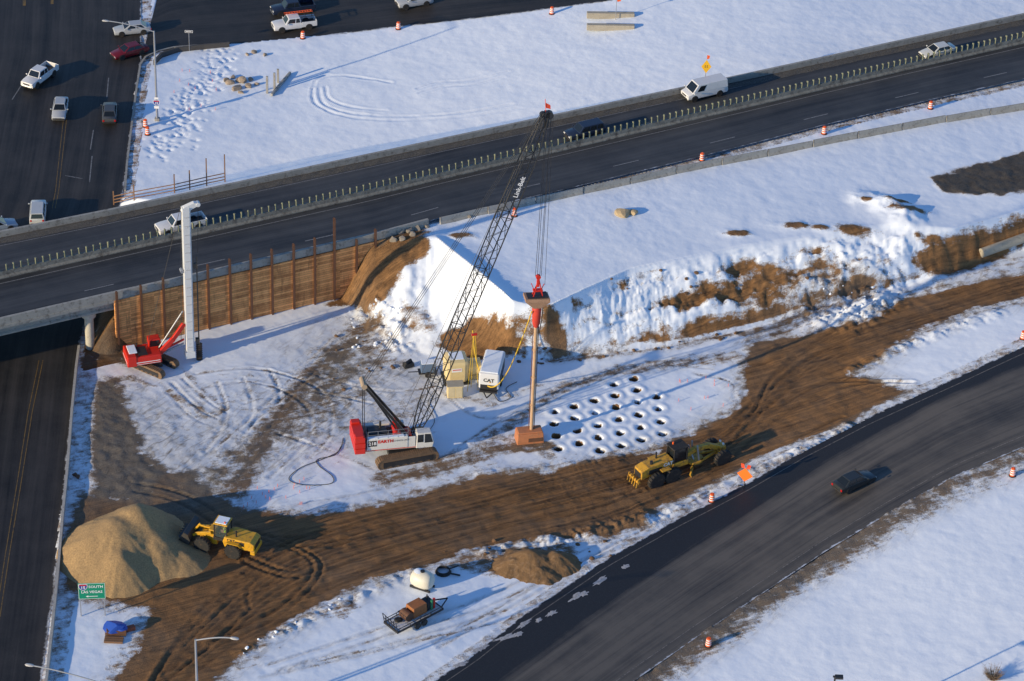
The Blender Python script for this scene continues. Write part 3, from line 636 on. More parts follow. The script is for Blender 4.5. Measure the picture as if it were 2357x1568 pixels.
w_=mk("concrete_wall",[extr(lwp,[(-.15,0),(-.13,.6),(.13,.6),(.15,0)])],mt("pale_concrete",(.42,.40,.36),.85,var=.2,dirt=.25)); fixn(w_); tag(w_,"low pale concrete wall edging the street beside snow","wall")
kb=[(*P(u,v,0)[:2],0) for u,v in [(288,440),(292,380),(303,290),(315,200),(323,150),(335,132),(365,118),(400,110),(450,106),(528,102)]]
k_=mk("kerb",[extr(kb,[(-.12,0),(-.12,.14),(.12,.14),(.12,0)])],conc); fixn(k_); structure(k_)
lb=[(*P(u,v,0)[:2],0) for u,v in [(355,150),(372,132),(410,120),(470,113),(528,108)]]
k2=mk("retaining_kerb",[extr(lb,[(-.12,0),(-.12,.7),(.12,.7),(.12,0)])],mt("dark_kerb",(.07,.065,.06),.9)); fixn(k2); structure(k2)
# ------------------------------------------------ piles
def heap(name,c,rx,ry,h,mat,seed,peaks,label,rnd_=.12,rough=1.0):
    n=110; xs_=np.linspace(-1.4,1.4,n); A,B=np.meshgrid(xs_,xs_); q=np.zeros(A.shape)
    for (px_,py_,ph,pr) in peaks:
        d=np.hypot(A-px_,B-py_)/pr; an=np.arctan2(B-py_,A-px_); d=d+rough*(.08*fbm(A+3,B+5,1.3,3,seed)+.05*np.clip(d,0,1)*fbm(np.cos(an)*3+9,np.sin(an)*3+9,2.5,3,seed+9))
        d=np.sqrt(np.maximum(d,0)**2+rnd_**2)-rnd_*.6; q+=np.exp(14*(ph*(1-d)))
    z=np.log(q)/14; z=z+.03*rough*fbm(A*2,B*2,2.2,4,seed+3)-.10; z=np.maximum(z,-.25)
    V=[(c[0]+A[j,i]*rx,c[1]+B[j,i]*ry,Hz(c[0]+A[j,i]*rx,c[1]+B[j,i]*ry)+z[j,i]*h) for j in range(n) for i in range(n)]
    F=[(j*n+i,j*n+i+1,(j+1)*n+i+1,(j+1)*n+i) for j in range(n-1) for i in range(n-1)]
    o=mk(name,[(V,F)],mat,smooth=True); tag(o,label,"pile"); o["kind"]="stuff"; return o
def gravmat():
    m,t,b=newmat("tan_gravel"); tc=N(t,"ShaderNodeTexCoord").outputs['Object']
    n1=noise(t,tc,.35,5,.6); n2=noise(t,tc,6,6,.8)
    c=mixc(t,math_(t,'MULTIPLY',math_(t,'SUBTRACT',n1,.35),3,True),(.48,.31,.14),(.39,.26,.125))
    c=mixc(t,math_(t,'MULTIPLY',math_(t,'SUBTRACT',n2,.42),4,True),c,(.23,.155,.08))
    t.links.new(c,b.inputs['Base Color']); b.inputs['Roughness'].default_value=.95; bump(t,n2,.7,.08,b); return m
grav=gravmat()
soil=mt("brown_soil",(.19,.11,.05),.95,var=.4,scale=1.2,dirt=.3,dirtcol=(.30,.2,.12),bmp=.12)
heap("gravel_pile",Gp(295,1278),6.0,6.2,4.9,grav,4,[(-.18,.10,.86,.95),(.12,.42,.98,.82),(-.55,-.10,.58,.62),(-.08,-.48,.58,.66),(.50,.05,.58,.62),(.95,-.10,.26,.55)],"large rounded tan gravel heap beside the street",.20,.75)
heap("dirt_pile",Gp(1232,1305),4.0,3.0,2.0,soil,9,[(-.1,.1,1,.9),(.5,.25,.8,.7),(-.55,-.1,.7,.6),(.1,-.4,.6,.6)],"dark brown soil heap on the snow near the ramp",.12,2.0)
# ------------------------------------------------ wheels and vehicles
wc={}
def wheel(parent,c,R_w,w,rimm=chrome,side=1):
    k=(round(R_w,2),round(w,2),rimm.name,side)
    if k not in wc:
        h=w/2; tp=lathe([(R_w*.62,-h),(R_w*.9,-h),(R_w,-h*.65),(R_w,h*.65),(R_w*.9,h),(R_w*.62,h)],axis='y',n=22)
        pr=[tp]
        if R_w>.6: pr+= [box((math.cos(a)*R_w,0,math.sin(a)*R_w),(.09,w*.95,.09),0) for a in np.arange(0,2*math.pi,2*math.pi/18)]
        a=mk("wheel",pr,black,smooth=True); fixn(a)
        r=mk("rim",[lathe([(R_w*.60,h*.2*side),(R_w*.6,h*.86*side),(R_w*.35,h*.6*side),(R_w*.14,h*.7*side),(R_w*.12,h*.95*side)],axis='y',n=16)],rimm,smooth=True); fixn(r)
        wc[k]=(a.data,r.data); bpy.data.objects.remove(a); bpy.data.objects.remove(r)
    o=bpy.data.objects.new("wheel",wc[k][0]); link(o,parent); o.location=c
    r=bpy.data.objects.new("rim",wc[k][1]); link(r,o); return o
cp_={}
def carpaint(key,col):
    if key not in cp_: cp_[key]=paint("car_paint_"+key,col,.28,.0,var=.05,scale=.7,dirt=.05,dirtcol=tuple(c*.5+.05 for c in col))
    return cp_[key]
SP={'sedan':dict(L=4.8,st=[(2.4,.32,.52,.68),(2.3,.24,.66,.82),(1.85,.22,.76,.88),(.95,.22,.93,.90),(-.2,.22,.97,.91),(-1.4,.22,1.0,.90),(-2.1,.24,.99,.86),(-2.34,.30,.93,.80),(-2.4,.36,.6,.72)],
      gh=(1.10,-1.95,.30,-1.20,.93,1.43,.82,.62),wb=(1.45,-1.35),R=.33),
 'suv':dict(L=4.8,st=[(2.4,.4,.68,.75),(2.32,.34,.9,.86),(1.9,.32,1.0,.92),(1.0,.32,1.1,.93),(-.5,.32,1.12,.93),(-1.8,.32,1.12,.92),(-2.3,.34,1.12,.88),(-2.4,.42,1.0,.84)],
      gh=(1.15,-2.32,.55,-2.12,1.08,1.74,.84,.70),wb=(1.45,-1.4),R=.38),
 'pickup':dict(L=5.7,st=[(2.85,.42,.75,.78),(2.77,.36,1.0,.90),(2.2,.35,1.08,.96),(1.25,.35,1.14,.97),(.2,.35,1.14,.97),(-.80,.35,1.14,.96)],
      gh=(1.35,-.75,.85,-.62,1.12,1.82,.86,.72),wb=(1.85,-1.75),R=.40),
 'van':dict(L=5.6,st=[(2.8,.42,.75,.8),(2.72,.36,.98,.92),(2.3,.34,1.12,.97),(1.95,.34,1.2,.99),(0,.34,1.2,1.0),(-2.0,.34,1.2,.99),(-2.7,.36,1.2,.97),(-2.8,.42,1.0,.95)],
      gh=(2.15,-2.78,1.35,-2.70,1.16,2.12,.97,.84),wb=(1.85,-1.65),R=.38)}
def vehicle(name,kind,label,cat,loc,rz,col,key,ramp=None,group=None):
    s=SP[kind]; body=carpaint(key,col); e=top(name,label,cat,loc,rz,group)
    rings=[]
    for x,zb,zt,w in s['st']:
        rings.append([(x,y,z) for y,z in ((-w*.9,zb),(-w,zb+.12),(-w,zb+(zt-zb)*.55),(-w*.96,zt-.07),(-w*.84,zt),(w*.84,zt),(w*.96,zt-.07),(w,zb+(zt-zb)*.55),(w,zb+.12),(w*.9,zb))])
    fixn(mk("body",[loft(rings)],body,e,smooth=True))
    x0,x1,t0,t1,zb,zt,wb_,wt=s['gh']
    B=[Vector(v) for v in ((x0,-wb_,zb),(x0,wb_,zb),(x1,wb_,zb),(x1,-wb_,zb),(t0,-wt,zt),(t0,wt,zt),(t1,wt,zt),(t1,-wt,zt))]
    cab=mk("roof",[([tuple(v) for v in B],[(0,1,5,4),(1,2,6,5),(2,3,7,6),(3,0,4,7),(4,5,6,7)])],body,e,.05); fixn(cab)
    def pane(nm,a,b,c,d,u0,u1,v0,v1):
        q=[]; 
        for u,v in ((u0,v0),(u1,v0),(u1,v1),(u0,v1)): q.append((a*(1-u)+b*u)*(1-v)+(d*(1-u)+c*u)*v)
        n=(q[1]-q[0]).cross(q[3]-q[0]).normalized(); cen=sum(q,Vector())/4
        if n.dot(cen-Vector(((x0+x1)/2,0,(zb+zt)/2)))<0: n=-n
        mk(nm,[([tuple(p+n*.012) for p in q],[(0,1,2,3)])],glass,e)
    pane("windscreen",B[0],B[1],B[5],B[4],.07,.93,.06,.9)
    if kind!='van': pane("rear_window",B[3],B[2],B[6],B[7],.08,.92,.12,.88)
    else: pane("rear_window",B[3],B[2],B[6],B[7],.12,.46,.3,.85); pane("rear_window",B[3],B[2],B[6],B[7],.54,.88,.3,.85)
    for a,b,c,d in ((B[0],B[3],B[7],B[4]),(B[1],B[2],B[6],B[5])):
        if kind=='van': pane("side_window",a,b,c,d,.10,.30,.12,.82)
        elif kind=='pickup': pane("side_window",a,b,c,d,.10,.60,.1,.86); pane("side_window",a,b,c,d,.66,.93,.1,.86)
        elif kind=='suv': pane("side_window",a,b,c,d,.08,.36,.1,.86); pane("side_window",a,b,c,d,.40,.66,.1,.86); pane("side_window",a,b,c,d,.71,.95,.1,.86)
        else: pane("side_window",a,b,c,d,.10,.47,.1,.86); pane("side_window",a,b,c,d,.52,.88,.1,.86)
    xf=s['st'][1][0]; xr=-s['L']/2; wz=s['st'][1][2]; ww=s['st'][1][3]
    for sd in (-1,1):
        mk("headlight",[box((xf+.02,sd*ww*.72,wz-.16),(.14,.34,.16))],headl,e,.02)
        mk("tail_light",[box((xr+.03,sd*.70,wz+.02),(.08,.22,.22))],redl,e,.01)
        mk("mirror",[box((x0-.12,sd*(wb_+.2),zb+.10),(.12,.18,.13))],body,e,.02)
    mk("bumper",[box((s['L']/2-.03,0,.45),(.12,1.5,.2)),box((xr+.0,0,.48),(.14,1.55,.2))],chrome if kind=='pickup' else steel,e,.03)
    mk("grille",[box((s['L']/2+.01,0,wz-.22),(.04,.9,.16))],steel,e)
    for x in s['wb']:
        for sd in (-1,1): wheel(e,(x,sd*(s['st'][3][3]-.09),s['R']),s['R'],.22,side=sd)
    mk("wheel_arch",[cyl((x,sd*(s['st'][3][3]-.30),s['R']+.03),(x,sd*(s['st'][3][3]+.006),s['R']+.03),s['R']+.07,n=18) for x in s['wb'] for sd in (-1,1)],steel,e)
    if kind=='pickup':
        w=.96
        mk("cargo_bed",[box((-1.82,-w+.04,.86),(2.02,.08,.72)),box((-1.82,w-.04,.86),(2.02,.08,.72)),box((-2.80,0,.86),(.08,2*w,.72)),box((-.86,0,.88),(.08,2*w-.2,.62))],body,e,.02)
        mk("bed_floor",[box((-1.82,0,.60),(1.9,2*w-.16,.1))],steel,e)
    return e
silver=(.42,.44,.46)
def onroad(u,v):
    p=Hit(u,v); p[2]=float(HB(p[0],p[1]))+.045; return p
def vs(name,kind,label,cat,c,a,b,col,key): return vehicle(name,kind,label,cat,onroad(*c),head(*a,*b,0),col,key)
vs("car","sedan","silver sedan crossing the dark intersection","car",(304,76),(345,72),(262,80),silver,"silver")
vs("car","sedan","dark red sedan turning beside the snowy kerb","car",(298,127),(340,112),(256,134),(.14,.01,.018),"maroon")
vs("pickup_truck","pickup","white crew pickup driving down the street","pickup",(92,186),(122,158),(64,200),(.7,.7,.7),"white")
vs("car","sedan","silver sedan driving down the dark street","car",(139,260),(145,225),(134,285),silver,"silver")
vs("car","sedan","dark grey sedan seen from behind on the street","car",(253,268),(252,285),(254,240),(.07,.075,.08),"grey")
vs("car","suv","pale silver hatchback on the street near the overpass","car",(88,500),(86,520),(90,465),(.5,.53,.55),"pale")
vs("car","sedan","pale blue car on the street beside the overpass","car",(-8,530),(-30,534),(20,524),(.35,.42,.5),"blue")
vs("pickup_truck","pickup","dark blue pickup waiting in the road","pickup",(674,30),(720,24),(628,36),(.02,.03,.06),"navy")
wt=vs("utility_truck","pickup","white utility pickup with orange ladder rack","pickup",(677,66),(726,60),(628,72),(.7,.7,.7),"white")
mk("ladder_rack",[beam((-2.6,sd*.85,1.98),(-.6,sd*.85,1.98),.06,.06) for sd in (-1,1)]+[beam((x,-.85,2.02),(x,.85,2.02),.06,.06) for x in (-2.5,-1.3)]+[beam((x,sd*.88,1.1),(x,sd*.88,1.98),.06,.06) for x in (-2.6,-.8) for sd in (-1,1)],steel,wt)
mk("ladder",[beam((-2.5,y,2.1),(1.2,y,2.1),.07,.07) for y in (-.55,-.15)]+[beam((x,-.55,2.1),(x,-.15,2.1),.05,.05) for x in np.arange(-2.3,1.2,.35)],orange,wt)
vs("car","suv","silver car on the road at the snow edge","car",(953,14),(995,8),(915,20),silver,"silver")
def vf(name,kind,label,cat,c,col,key,d=-1):
    p=Fw(*c); a=math.atan2(float(yM(p[0]+2)-yM(p[0]-2)),4)+(math.pi if d<0 else 0); return vehicle(name,kind,label,cat,p,a,col,key)
vf("car","sedan","white sedan driving on the freeway","car",(2157,127),(.62,.62,.58),"cream")
vf("van","van","white delivery van driving on the freeway","van",(1620,220),(.72,.72,.72),"white")
vf("car","suv","dark blue sport utility vehicle on the freeway","car",(1345,314),(.025,.05,.08),"navy")
vf("pickup_truck","pickup","white pickup passing on the freeway overpass","pickup",(417,528),(.7,.7,.7),"white")
bp=Gp(1965,1118); bp[2]=float(zp(bp[0]))+.05
vehicle("car","sedan","black sedan driving on the ramp road","car",bp,head(1925,1128,2008,1092),(.03,.034,.036),"black")
# ------------------------------------------------ traffic drums
dr=top("traffic_drum","orange and white traffic drum standing in snow","traffic drum",(0,0,0),0,"traffic drums around the roads")
mk("drum_body",[lathe([(.29,.08),(.28,.35),(.27,.36),(.26,.62),(.25,.63),(.24,.85),(.235,.86),(.21,1.0),(.05,1.0)],n=18)],orange,dr,smooth=True)
mk("reflective_band",[lathe([(.288,.24),(.282,.36)],n=18),lathe([(.268,.50),(.262,.62)],n=18),lathe([(.248,.75),(.243,.86)],n=18)],signw,dr,smooth=True)
mk("base",[lathe([(.38,0),(.38,.06),(.3,.1)],n=18)],black,dr)
mk("handle",[tube([(-.1,0,1.0),(-.08,0,1.08),(.08,0,1.08),(.1,0,1.0)],.02)],orange,dr)
drums=[((697,90),0),((917,67),0),((1270,33),0),((335,292),0),((340,310),0),((2142,246),1),((1897,304),1),((1616,364),1),((1184,496),1),((1638,1155),0),((1630,1489),0),((2330,1096),0),((2354,782),0)]
for i,(c,fw) in enumerate(drums):
    p=G(*c,sink=0) if not fw else P(*c,6.5)
    if fw: p[2]=Hz(p[0],p[1])-.02
    if i==0: dr.location=tuple(p)
    else: dup(dr,p,i*.7)
# ------------------------------------------------ street lamps and signs
def lamp(c,h,arm,label):
    p=G(*c) ; e=top("street_lamp",label,"street lamp",p)
    mk("pole",[cyl((0,0,0),(0,0,h),.16,.09,14)],galv,e,smooth=True); mk("base",[box((0,0,.15),(.6,.6,.4))],conc,e,.03)
    a=np.array(arm); pts=[(a[0]*t,a[1]*t,h-.1+1.0*math.sin(t*math.pi/2)*.9) for t in np.linspace(0,1,9)]
    mk("arm",[tube(pts,.065)],galv,e,smooth=True)
    q=pts[-1]; d=Vector((a[0],a[1],0)).normalized()
    V,F=lathe([(.05,-.45),(.16,-.3),(.2,0),(.16,.3),(.04,.42)],axis='x',n=12)
    ang=math.atan2(d.y,d.x)
    V=[(q[0]+(x*math.cos(ang)-y*math.sin(ang)),q[1]+(x*math.sin(ang)+y*math.cos(ang)),q[2]+z*.5) for x,y,z in V]
    mk("lamp_head",[(V,F)],greyp,e,smooth=True); return e
l1=lamp((362,277),12.4,(-5.9,.6),"tall galvanised street lamp with curved arm at snowy corner")
lamp((457,1690),11.3,(3.6,-.6),"galvanised street lamp with curved arm beside dirt road")
lamp((255,1760),9.6,(-7.0,1.2),"galvanised street lamp reaching over the street")
p=G(1905,1700); e=top("flood_lamp","dark pole with square flood lamp head above the snow","street lamp",p)
mk("pole",[cyl((0,0,0),(0,0,7.5),.09,n=10)],steel,e); mk("lamp_head",[box((.35,-.1,7.5),(.75,.5,.22))],steel,e,.03); mk("bracket",[box((-.05,0,7.45),(.3,.14,.14))],steel,e)
def shield(e,c,s,face=-1):
    x,y,z=c
    out=[(-.5,.38),(-.25,.46),(0,.40),(.25,.46),(.5,.38),(.52,.05),(.38,-.28),(0,-.55),(-.38,-.28),(-.52,.05)]
    mk("shield_blue_field",[([(x+a*s,y,z+b*s) for a,b in out],[tuple(range(10))[::-1]])],blues,e)
    mk("shield_red_band",[([(x+a*s,y-.006,z+b*s) for a,b in [(-.46,.2),(.46,.2),(.46,.36),(.25,.43),(0,.37),(-.25,.43),(-.46,.36)]],[tuple(range(7))])],mt("shield_red",(.5,.02,.03),.5),e)
    mk("shield_border",[([(x+a*s*1.14,y+.005,z+b*s*1.12-.0) for a,b in out],[tuple(range(10))[::-1]])],signw,e)
    text("15",s*.6,signw,e,(x,y-.010,z-.1*s),(rad(90),0,0),bold=.01)
shield(l1,(0,-.22,2.6),.7); mk("sign_plate",[box((0,-.2,1.95),(.6,.02,.35)),box((0,-.2,3.2),(.5,.02,.28))],signw,l1)
pa=G(188,1420); pb=G(241,1416); cpt=(pa+pb)/2
sg=top("highway_sign","green highway direction sign on two posts in snow","road sign",cpt,math.atan2(pb[1]-pa[1],pb[0]-pa[0])*.6)
W=2.6;mk("post",[box((-1.15,.06,1.9),(.1,.1,3.9))],galv,sg);mk("post",[box((1.15,.06,1.9),(.1,.1,3.9))],galv,sg)
mk("sign_panel",[box((0,0,3.1),(W,.03,1.95))],greenm,sg,.01)
mk("sign_border",[box((0,-.022,3.1+s*.92),(W-.06,.006,.03)) for s in (-1,1)]+[box((s*(W/2-.05),-.022,3.1),(.03,.006,1.8)) for s in (-1,1)],signw,sg)
shield(sg,(-.82,-.035,3.62),.74); text("SOUTH",.42,signw,sg,(.4,-.03,3.62),(rad(90),0,0),bold=.006); text("LAS VEGAS",.42,signw,sg,(0,-.03,3.0),(rad(90),0,0),bold=.006)
mk("arrow",[box((.1,-.024,2.47),(.9,.006,.06)),([(-.62,-.027,2.47),(-.35,-.027,2.36),(-.35,-.027,2.58)],[(0,1,2)])],signw,sg)
osn=mt("sign_orange",(.95,.19,.02),.5,var=.05); ysn=mt("sign_yellow",(.8,.45,.02),.5,var=.05)
p=G(1712,1122); hz=1.6; r=.85; d_=top("warning_sign","orange diamond warning sign with flags beside the ramp","road sign",p,rad(-20))
mk("stand",[box((0,.05,hz/2+.2),(.07,.05,hz+.4)),box((0,.05,.06),(1.3,.08,.06)),box((0,.05,.06),(.08,1.1,.06))],steel,d_)
mk("sign_panel",[prism([(0,hz-r),(r,hz),(0,hz+r),(-r,hz)],-.02,.0)],osn,d_)
for s in (-1,1): mk("flag",[([(s*.08,.03,hz+r-.1),(s*.2,.03,hz+r+.45),(s*.55,.1,hz+r+.4),(s*.45,.02,hz+r-.05)],[(0,1,2,3)])],mt("flag_red",(.8,.07,.02),.6),d_)
p=P(1623,190,6.5); p[2]=6.4
ds=top("warning_sign","yellow diamond warning sign on a post by the freeway wall","road sign",p)
mk("post",[box((0,.05,1.5),(.08,.06,3.4))],galv,ds); mk("sign_panel",[prism([(0,1.4),(.62,2.3),(0,3.25),(-.62,2.3)],-.02,0)],ysn,ds)
mk("flag",[([(0,.03,3.3),(.0,.03,3.9),(.35,.05,3.8),(.3,.05,3.4)],[(0,1,2,3)])],orange,ds)
text("55",.5,black,ds,(0,-.03,2.3),(rad(90),0,0))
p=G(436,118); e=top("street_sign","small white one way sign on a thin post","road sign",p)
mk("post",[cyl((0,0,0),(0,0,3.0),.04,n=8)],galv,e); mk("sign_panel",[box((0,-.05,2.85),(1.0,.02,.34))],signw,e); mk("sign_field",[box((0,-.066,2.85),(.9,.006,.26))],black,e); mk("arrow",[box((.08,-.075,2.85),(.55,.004,.07)),([(-.38,-.077,2.85),(-.2,-.077,2.76),(-.2,-.077,2.94)],[(0,1,2)])],signw,e)
p=G(1417,46); e=top("flag_marker","orange flag on a thin post beside concrete barriers","marker",p)
mk("post",[cyl((0,0,0),(0,0,3.0),.04,n=8)],galv,e); mk("flag",[([(0,0,3.1),(.1,0,2.6),(.55,.05,2.7),(.45,.05,3.15)],[(0,1,2,3)])],orange,e)
def slab(name,label,cat,a,b,w,h,mat=conc,dz=0,grp=None):
    pa=G(*a);pb=G(*b); c=(pa+pb)/2; L=np.linalg.norm(pb[:2]-pa[:2]); ang=math.atan2(pb[1]-pa[1],pb[0]-pa[0])
    o=mk(name,[prism([(-L/2,0),(L/2,0),(L/2,h),(-L/2,h)],-w/2,w/2)],mat,bevel=.04); o.location=tuple(c+np.array([0,0,dz])); o.rotation_euler=(0,0,ang); return tag(o,label,cat,grp)
tanc=mt("tan_concrete",(.40,.36,.28),.85,var=.25,dirt=.2)
slab("concrete_barrier","tan concrete barrier lying on snow near the road","barrier",(1350,46),(1460,38),.6,.8,tanc)
slab("concrete_barrier","long grey concrete barrier lying on the snow","barrier",(1350,73),(1460,66),.6,.8,tanc)
slab("concrete_beam","narrow grey concrete beam lying on snow","concrete beam",(625,222),(668,170),.3,.35)
o=mk("sandstone_block",[rock((0,0,.2),1.25,31,.42),rock((.9,.1,.15),.8,33,.45)],mt("tan_stone",(.45,.34,.2),.9,bmp=.05)); o.location=tuple(G(1438,494)); tag(o,"tan broken rock slab lying on the snowy plateau","rock")
for c,h in (((615,215),2.4),((632,205),2.3),((640,190),1.9)):
    p=G(*c); o=mk("concrete_post",[box((0,0,h/2),(.28,.22,h))],conc,bevel=.02); o.location=tuple(p); tag(o,"short grey concrete post standing upright in snow","post","upright concrete posts")
pa=G(2258,592);pb=G(2420,535); o=mk("concrete_pipe",[cyl(pa+np.array([0,0,.55]),pb+np.array([0,0,.55]),.55,n=20)],tanc,smooth=True); tag(o,"pale concrete pipe lying along the cut bank","pipe")
rb=[(530,192,.5),(545,205,.6),(560,188,.7),(572,200,.45),(520,186,.4),(536,178,.35),(555,214,.35),(590,195,.35),(548,187,.5),(577,185,.4),(585,122,.4),(610,128,.35),(570,127,.3)]
for i,(u,v,r) in enumerate(rb):
    p=G(u,v); o=mk("rubble_block",[rock((0,0,r*.25),r*1.3,i,.6)],mt("rubble",(.34,.27,.20),.9,var=.3)); o.location=tuple(p); o.rotation_euler=(0,0,i); tag(o,"broken tan concrete chunk lying on the snow","rubble","broken concrete chunks on the snow")
for i,(u,v,r) in enumerate([(905,548,.45),(920,535,.5),(940,530,.6),(960,525,.55),(980,520,.4),(950,540,.4),(925,548,.4),(1080,497,.35)]):
    p=P(u,v,6.6); p[2]=Hz(p[0],p[1]); o=mk("rubble_block",[rock((0,0,r*.3),r*1.2,i+40,.8)],mt("rubble_grey",(.26,.23,.19),.9,var=.3)); o.location=tuple(p); tag(o,"grey broken concrete chunk beside the freeway barrier","rubble","broken concrete chunks by the barrier")
lumps=[(random.uniform(800,930),random.uniform(700,800)) for _ in range(34)]+[(random.uniform(1890,2050),random.uniform(660,740)) for _ in range(14)]+[(random.uniform(560,900),0) for _ in range(10)]
for i,(u,v) in enumerate(lumps):
    if v==0: v=1500-(u-560)*.5+random.uniform(-8,8)
    r=random.uniform(.10,.30); p=G(u,v); o=mk("snow_lump",[rock((0,0,r*.1),r*1.1,i+90,.6)],snowm); o.location=tuple(p); o.rotation_euler=(random.uniform(-.5,.5),random.uniform(-.5,.5),i*1.3); tag(o,"rough lump of plowed snow on the berm","snow lump","lumps of plowed snow")
clodm=mt("brown_clod",(.15,.085,.045),.95,var=.4)
for i in range(60):
    k=i%5
    u,v=[(random.uniform(1010,1300),random.uniform(815,840)),(random.uniform(1310,1740),0),(random.uniform(1000,1460),random.uniform(1245,1290)),(random.uniform(720,940),random.uniform(760,900)),(random.uniform(1350,2000),random.uniform(590,680))][k]
    if k==1: v=835-(u-1310)*.17+random.uniform(-6,8)
    r=random.uniform(.12,.34); p=G(u,v); o=mk("earth_clod",[rock((0,0,r*.2),r,i+300,.7)],clodm); o.location=tuple(p); tag(o,"brown clod of earth fallen on the snow","clod","earth clods around the embankment")
fn=[(262,472,442),(309,462,428),(402,445,405),(437,437,396),(476,428,370),(518,420,362)]
fe=top("timber_fence","thin brown timber rail fence beside the overpass","fence",(0,0,0)); prev=None; rails=[]
for u,v,vt in fn:
    p=G(u,v); h=(v-vt)/15.6; mk("post",[beam((p[0],p[1],p[2]-.3),(p[0],p[1],p[2]+h),.13,.13)],wood,fe)
    if prev is not None:
        for k in (.35,.75,1.2): rails.append(beam((prev[0],prev[1],prev[2]+k),(p[0],p[1],p[2]+k),.06,.1))
    prev=p
mk("rail",rails,wood,fe)
# ------------------------------------------------ crawler track helper
def track(L,H,W):
    r=H/2; pts=[]
    for t in np.linspace(-90,90,9): pts.append((L/2-r+r*math.cos(rad(t)),r+r*math.sin(rad(t))))
    for t in np.linspace(90,270,9): pts.append((-L/2+r+r*math.cos(rad(t)),r+r*math.sin(rad(t))))
    P_=[prism(pts,-W/2*.92,W/2*.92)]
    per=[]; pl=pts+[pts[0]]
    for (x0,z0),(x1,z1) in zip(pl[:-1],pl[1:]):
        d=math.hypot(x1-x0,z1-z0); n=max(1,int(round(d/.24)))
        for k in range(n):
            t=(k+.5)/n; per.append((x0+(x1-x0)*t,z0+(z1-z0)*t,math.atan2(z1-z0,x1-x0)))
    for x,z,a in per:
        P_.append(beam((x-.09*math.cos(a),0,z-.09*math.sin(a)),(x+.09*math.cos(a),0,z+.09*math.sin(a)),W,.12))
    return P_
def tracks_on(e,L,H,W,gauge,rz=0,mat=mud):
    for s in (-1,1):
        t=mk("crawler_track",track(L,H,W),mat,e); fixn(t); t.location=(-math.sin(rz)*gauge*s/1,math.cos(rz)*gauge*s,0); t.rotation_euler=(0,0,rz)
        mk("track_frame",[box((0,s*0.02,H/2),(L-H*1.0,W*1.02,H*.45))]+[cyl((x,-W*.53,H*.28),(x,W*.53,H*.28),H*.17,n=12) for x in np.linspace(-L/2+H*.7,L/2-H*.7,7)],steel,t)
# ------------------------------------------------ crawler crane
cb=Gp(924,1040); tb=Gp(1222,1012); tb[2]=Hz(tb[0],tb[1])
ca=math.atan2(tb[1]-cb[1],tb[0]-cb[0]); cb[2]=Hz(cb[0],cb[1])-.03
cr=top("crawler_crane","large red and white crawler crane with tall black lattice boom","crane",cb,ca)
tracks_on(cr,6.6,1.15,.95,1.9,rad(8))
mk("carbody",[box((0,0,.85),(3.2,3.0,.7)),cyl((0,0,1.1),(0,0,1.5),1.1,n=24)],steel,cr,.04)
mk("deck",[box((-1.2,0,1.62),(7.6,2.7,.28))],greyp,cr,.03)
cw=mt("crane_white",(.66,.65,.62),.4,var=.05,dirt=.1)
mk("machinery_housing",[box((-1.75,-1.28,2.45),(4.3,.5,1.4)),box((-1.75,1.28,2.45),(4.3,.5,1.4)),box((-2.2,0,2.1),(3.0,2.0,.7))],cw,cr,.05)
mk("engine_cover",[box((-2.6,.1,2.85),(1.9,1.3,.6)),cyl((-2.2,.5,3.1),(-2.2,.5,3.9),.12,n=10),box((-1.0,0,2.65),(.9,1.8,.25))],steel,cr,.03)
mk("handrail",[beam((-3.8,-1.5,3.2+k),(.4,-1.5,3.2+k),.035,.035) for k in (.45,.9)]+[beam((x,-1.5,3.15),(x,-1.5,4.1),.035,.035) for x in (-3.8,-2.75,-1.7,-.65,.4)],galv,cr)
mk("snow_patch",[box((-1.9,-1.28,3.18),(3.8,.42,.06))],snowm,cr,.02)
mk("winch",[cyl((-.6,-.8,2.75),(-.6,.8,2.75),.45,n=18),cyl((.6,-.8,2.4),(.6,.8,2.4),.4,n=18),box((-.6,.9,3.2),(.5,.3,1.3))],red,cr,smooth=True)
mk("counterweight",[box((-4.65,0,1.9),(1.1,3.6,.62)),box((-4.65,0,2.55),(1.15,3.5,.62)),box((-4.65,0,3.2),(1.1,3.4,.62)),box((-4.7,-1.3,3.6),(.9,.7,.25)),box((-4.7,1.3,3.6),(.9,.7,.25))],red,cr,.05)
mk("cab",[prism([(1.25,1.5),(3.0,1.5),(3.15,2.1),(2.85,3.35),(1.35,3.4)],-1.55,-.55)],cw,cr,.06)
mk("cab_window",[prism([(2.15,2.15),(3.02,2.15),(2.75,3.2),(2.15,3.25)],-1.57,-1.555),prism([(1.4,2.25),(2.02,2.25),(2.02,3.2),(1.42,3.2)],-1.57,-1.555)],glass,cr)
mk("cab_window",[beam((3.13,-1.05,2.2),(2.89,-1.05,3.2),.85,.02)],glass,cr)
mk("side_door",[box((.65,-1.42,2.35),(1.1,.12,1.3))],cw,cr,.03); mk("number_panel",[box((-3.35,-1.545,2.6),(.9,.02,.7))],steel,cr)
text("218",.55,signw,cr,(-3.35,-1.565,2.6),(rad(90),0,0),bold=.012); text("EARTH",.50,red,cr,(-1.95,-1.545,2.75),(rad(90),0,0),sx=1.05,bold=.025); text("TECHNOLOGY",.30,steel,cr,(-.45,-1.545,2.72),(rad(90),0,0))
mk("red_stripe",[box((-1.2,-1.37,1.62),(7.4,.02,.1))],red,cr)
rel=Matrix.Rotation(-ca,3,'Z')
hd=np.array([tb[0],tb[1],0.0])
for z in np.arange(20,60,.1):
    if proj((tb[0],tb[1],z))[1]<=268: hd[2]=z; break
HL=rel@Vector(hd-cb); foot=Vector((1.25,0,1.95))
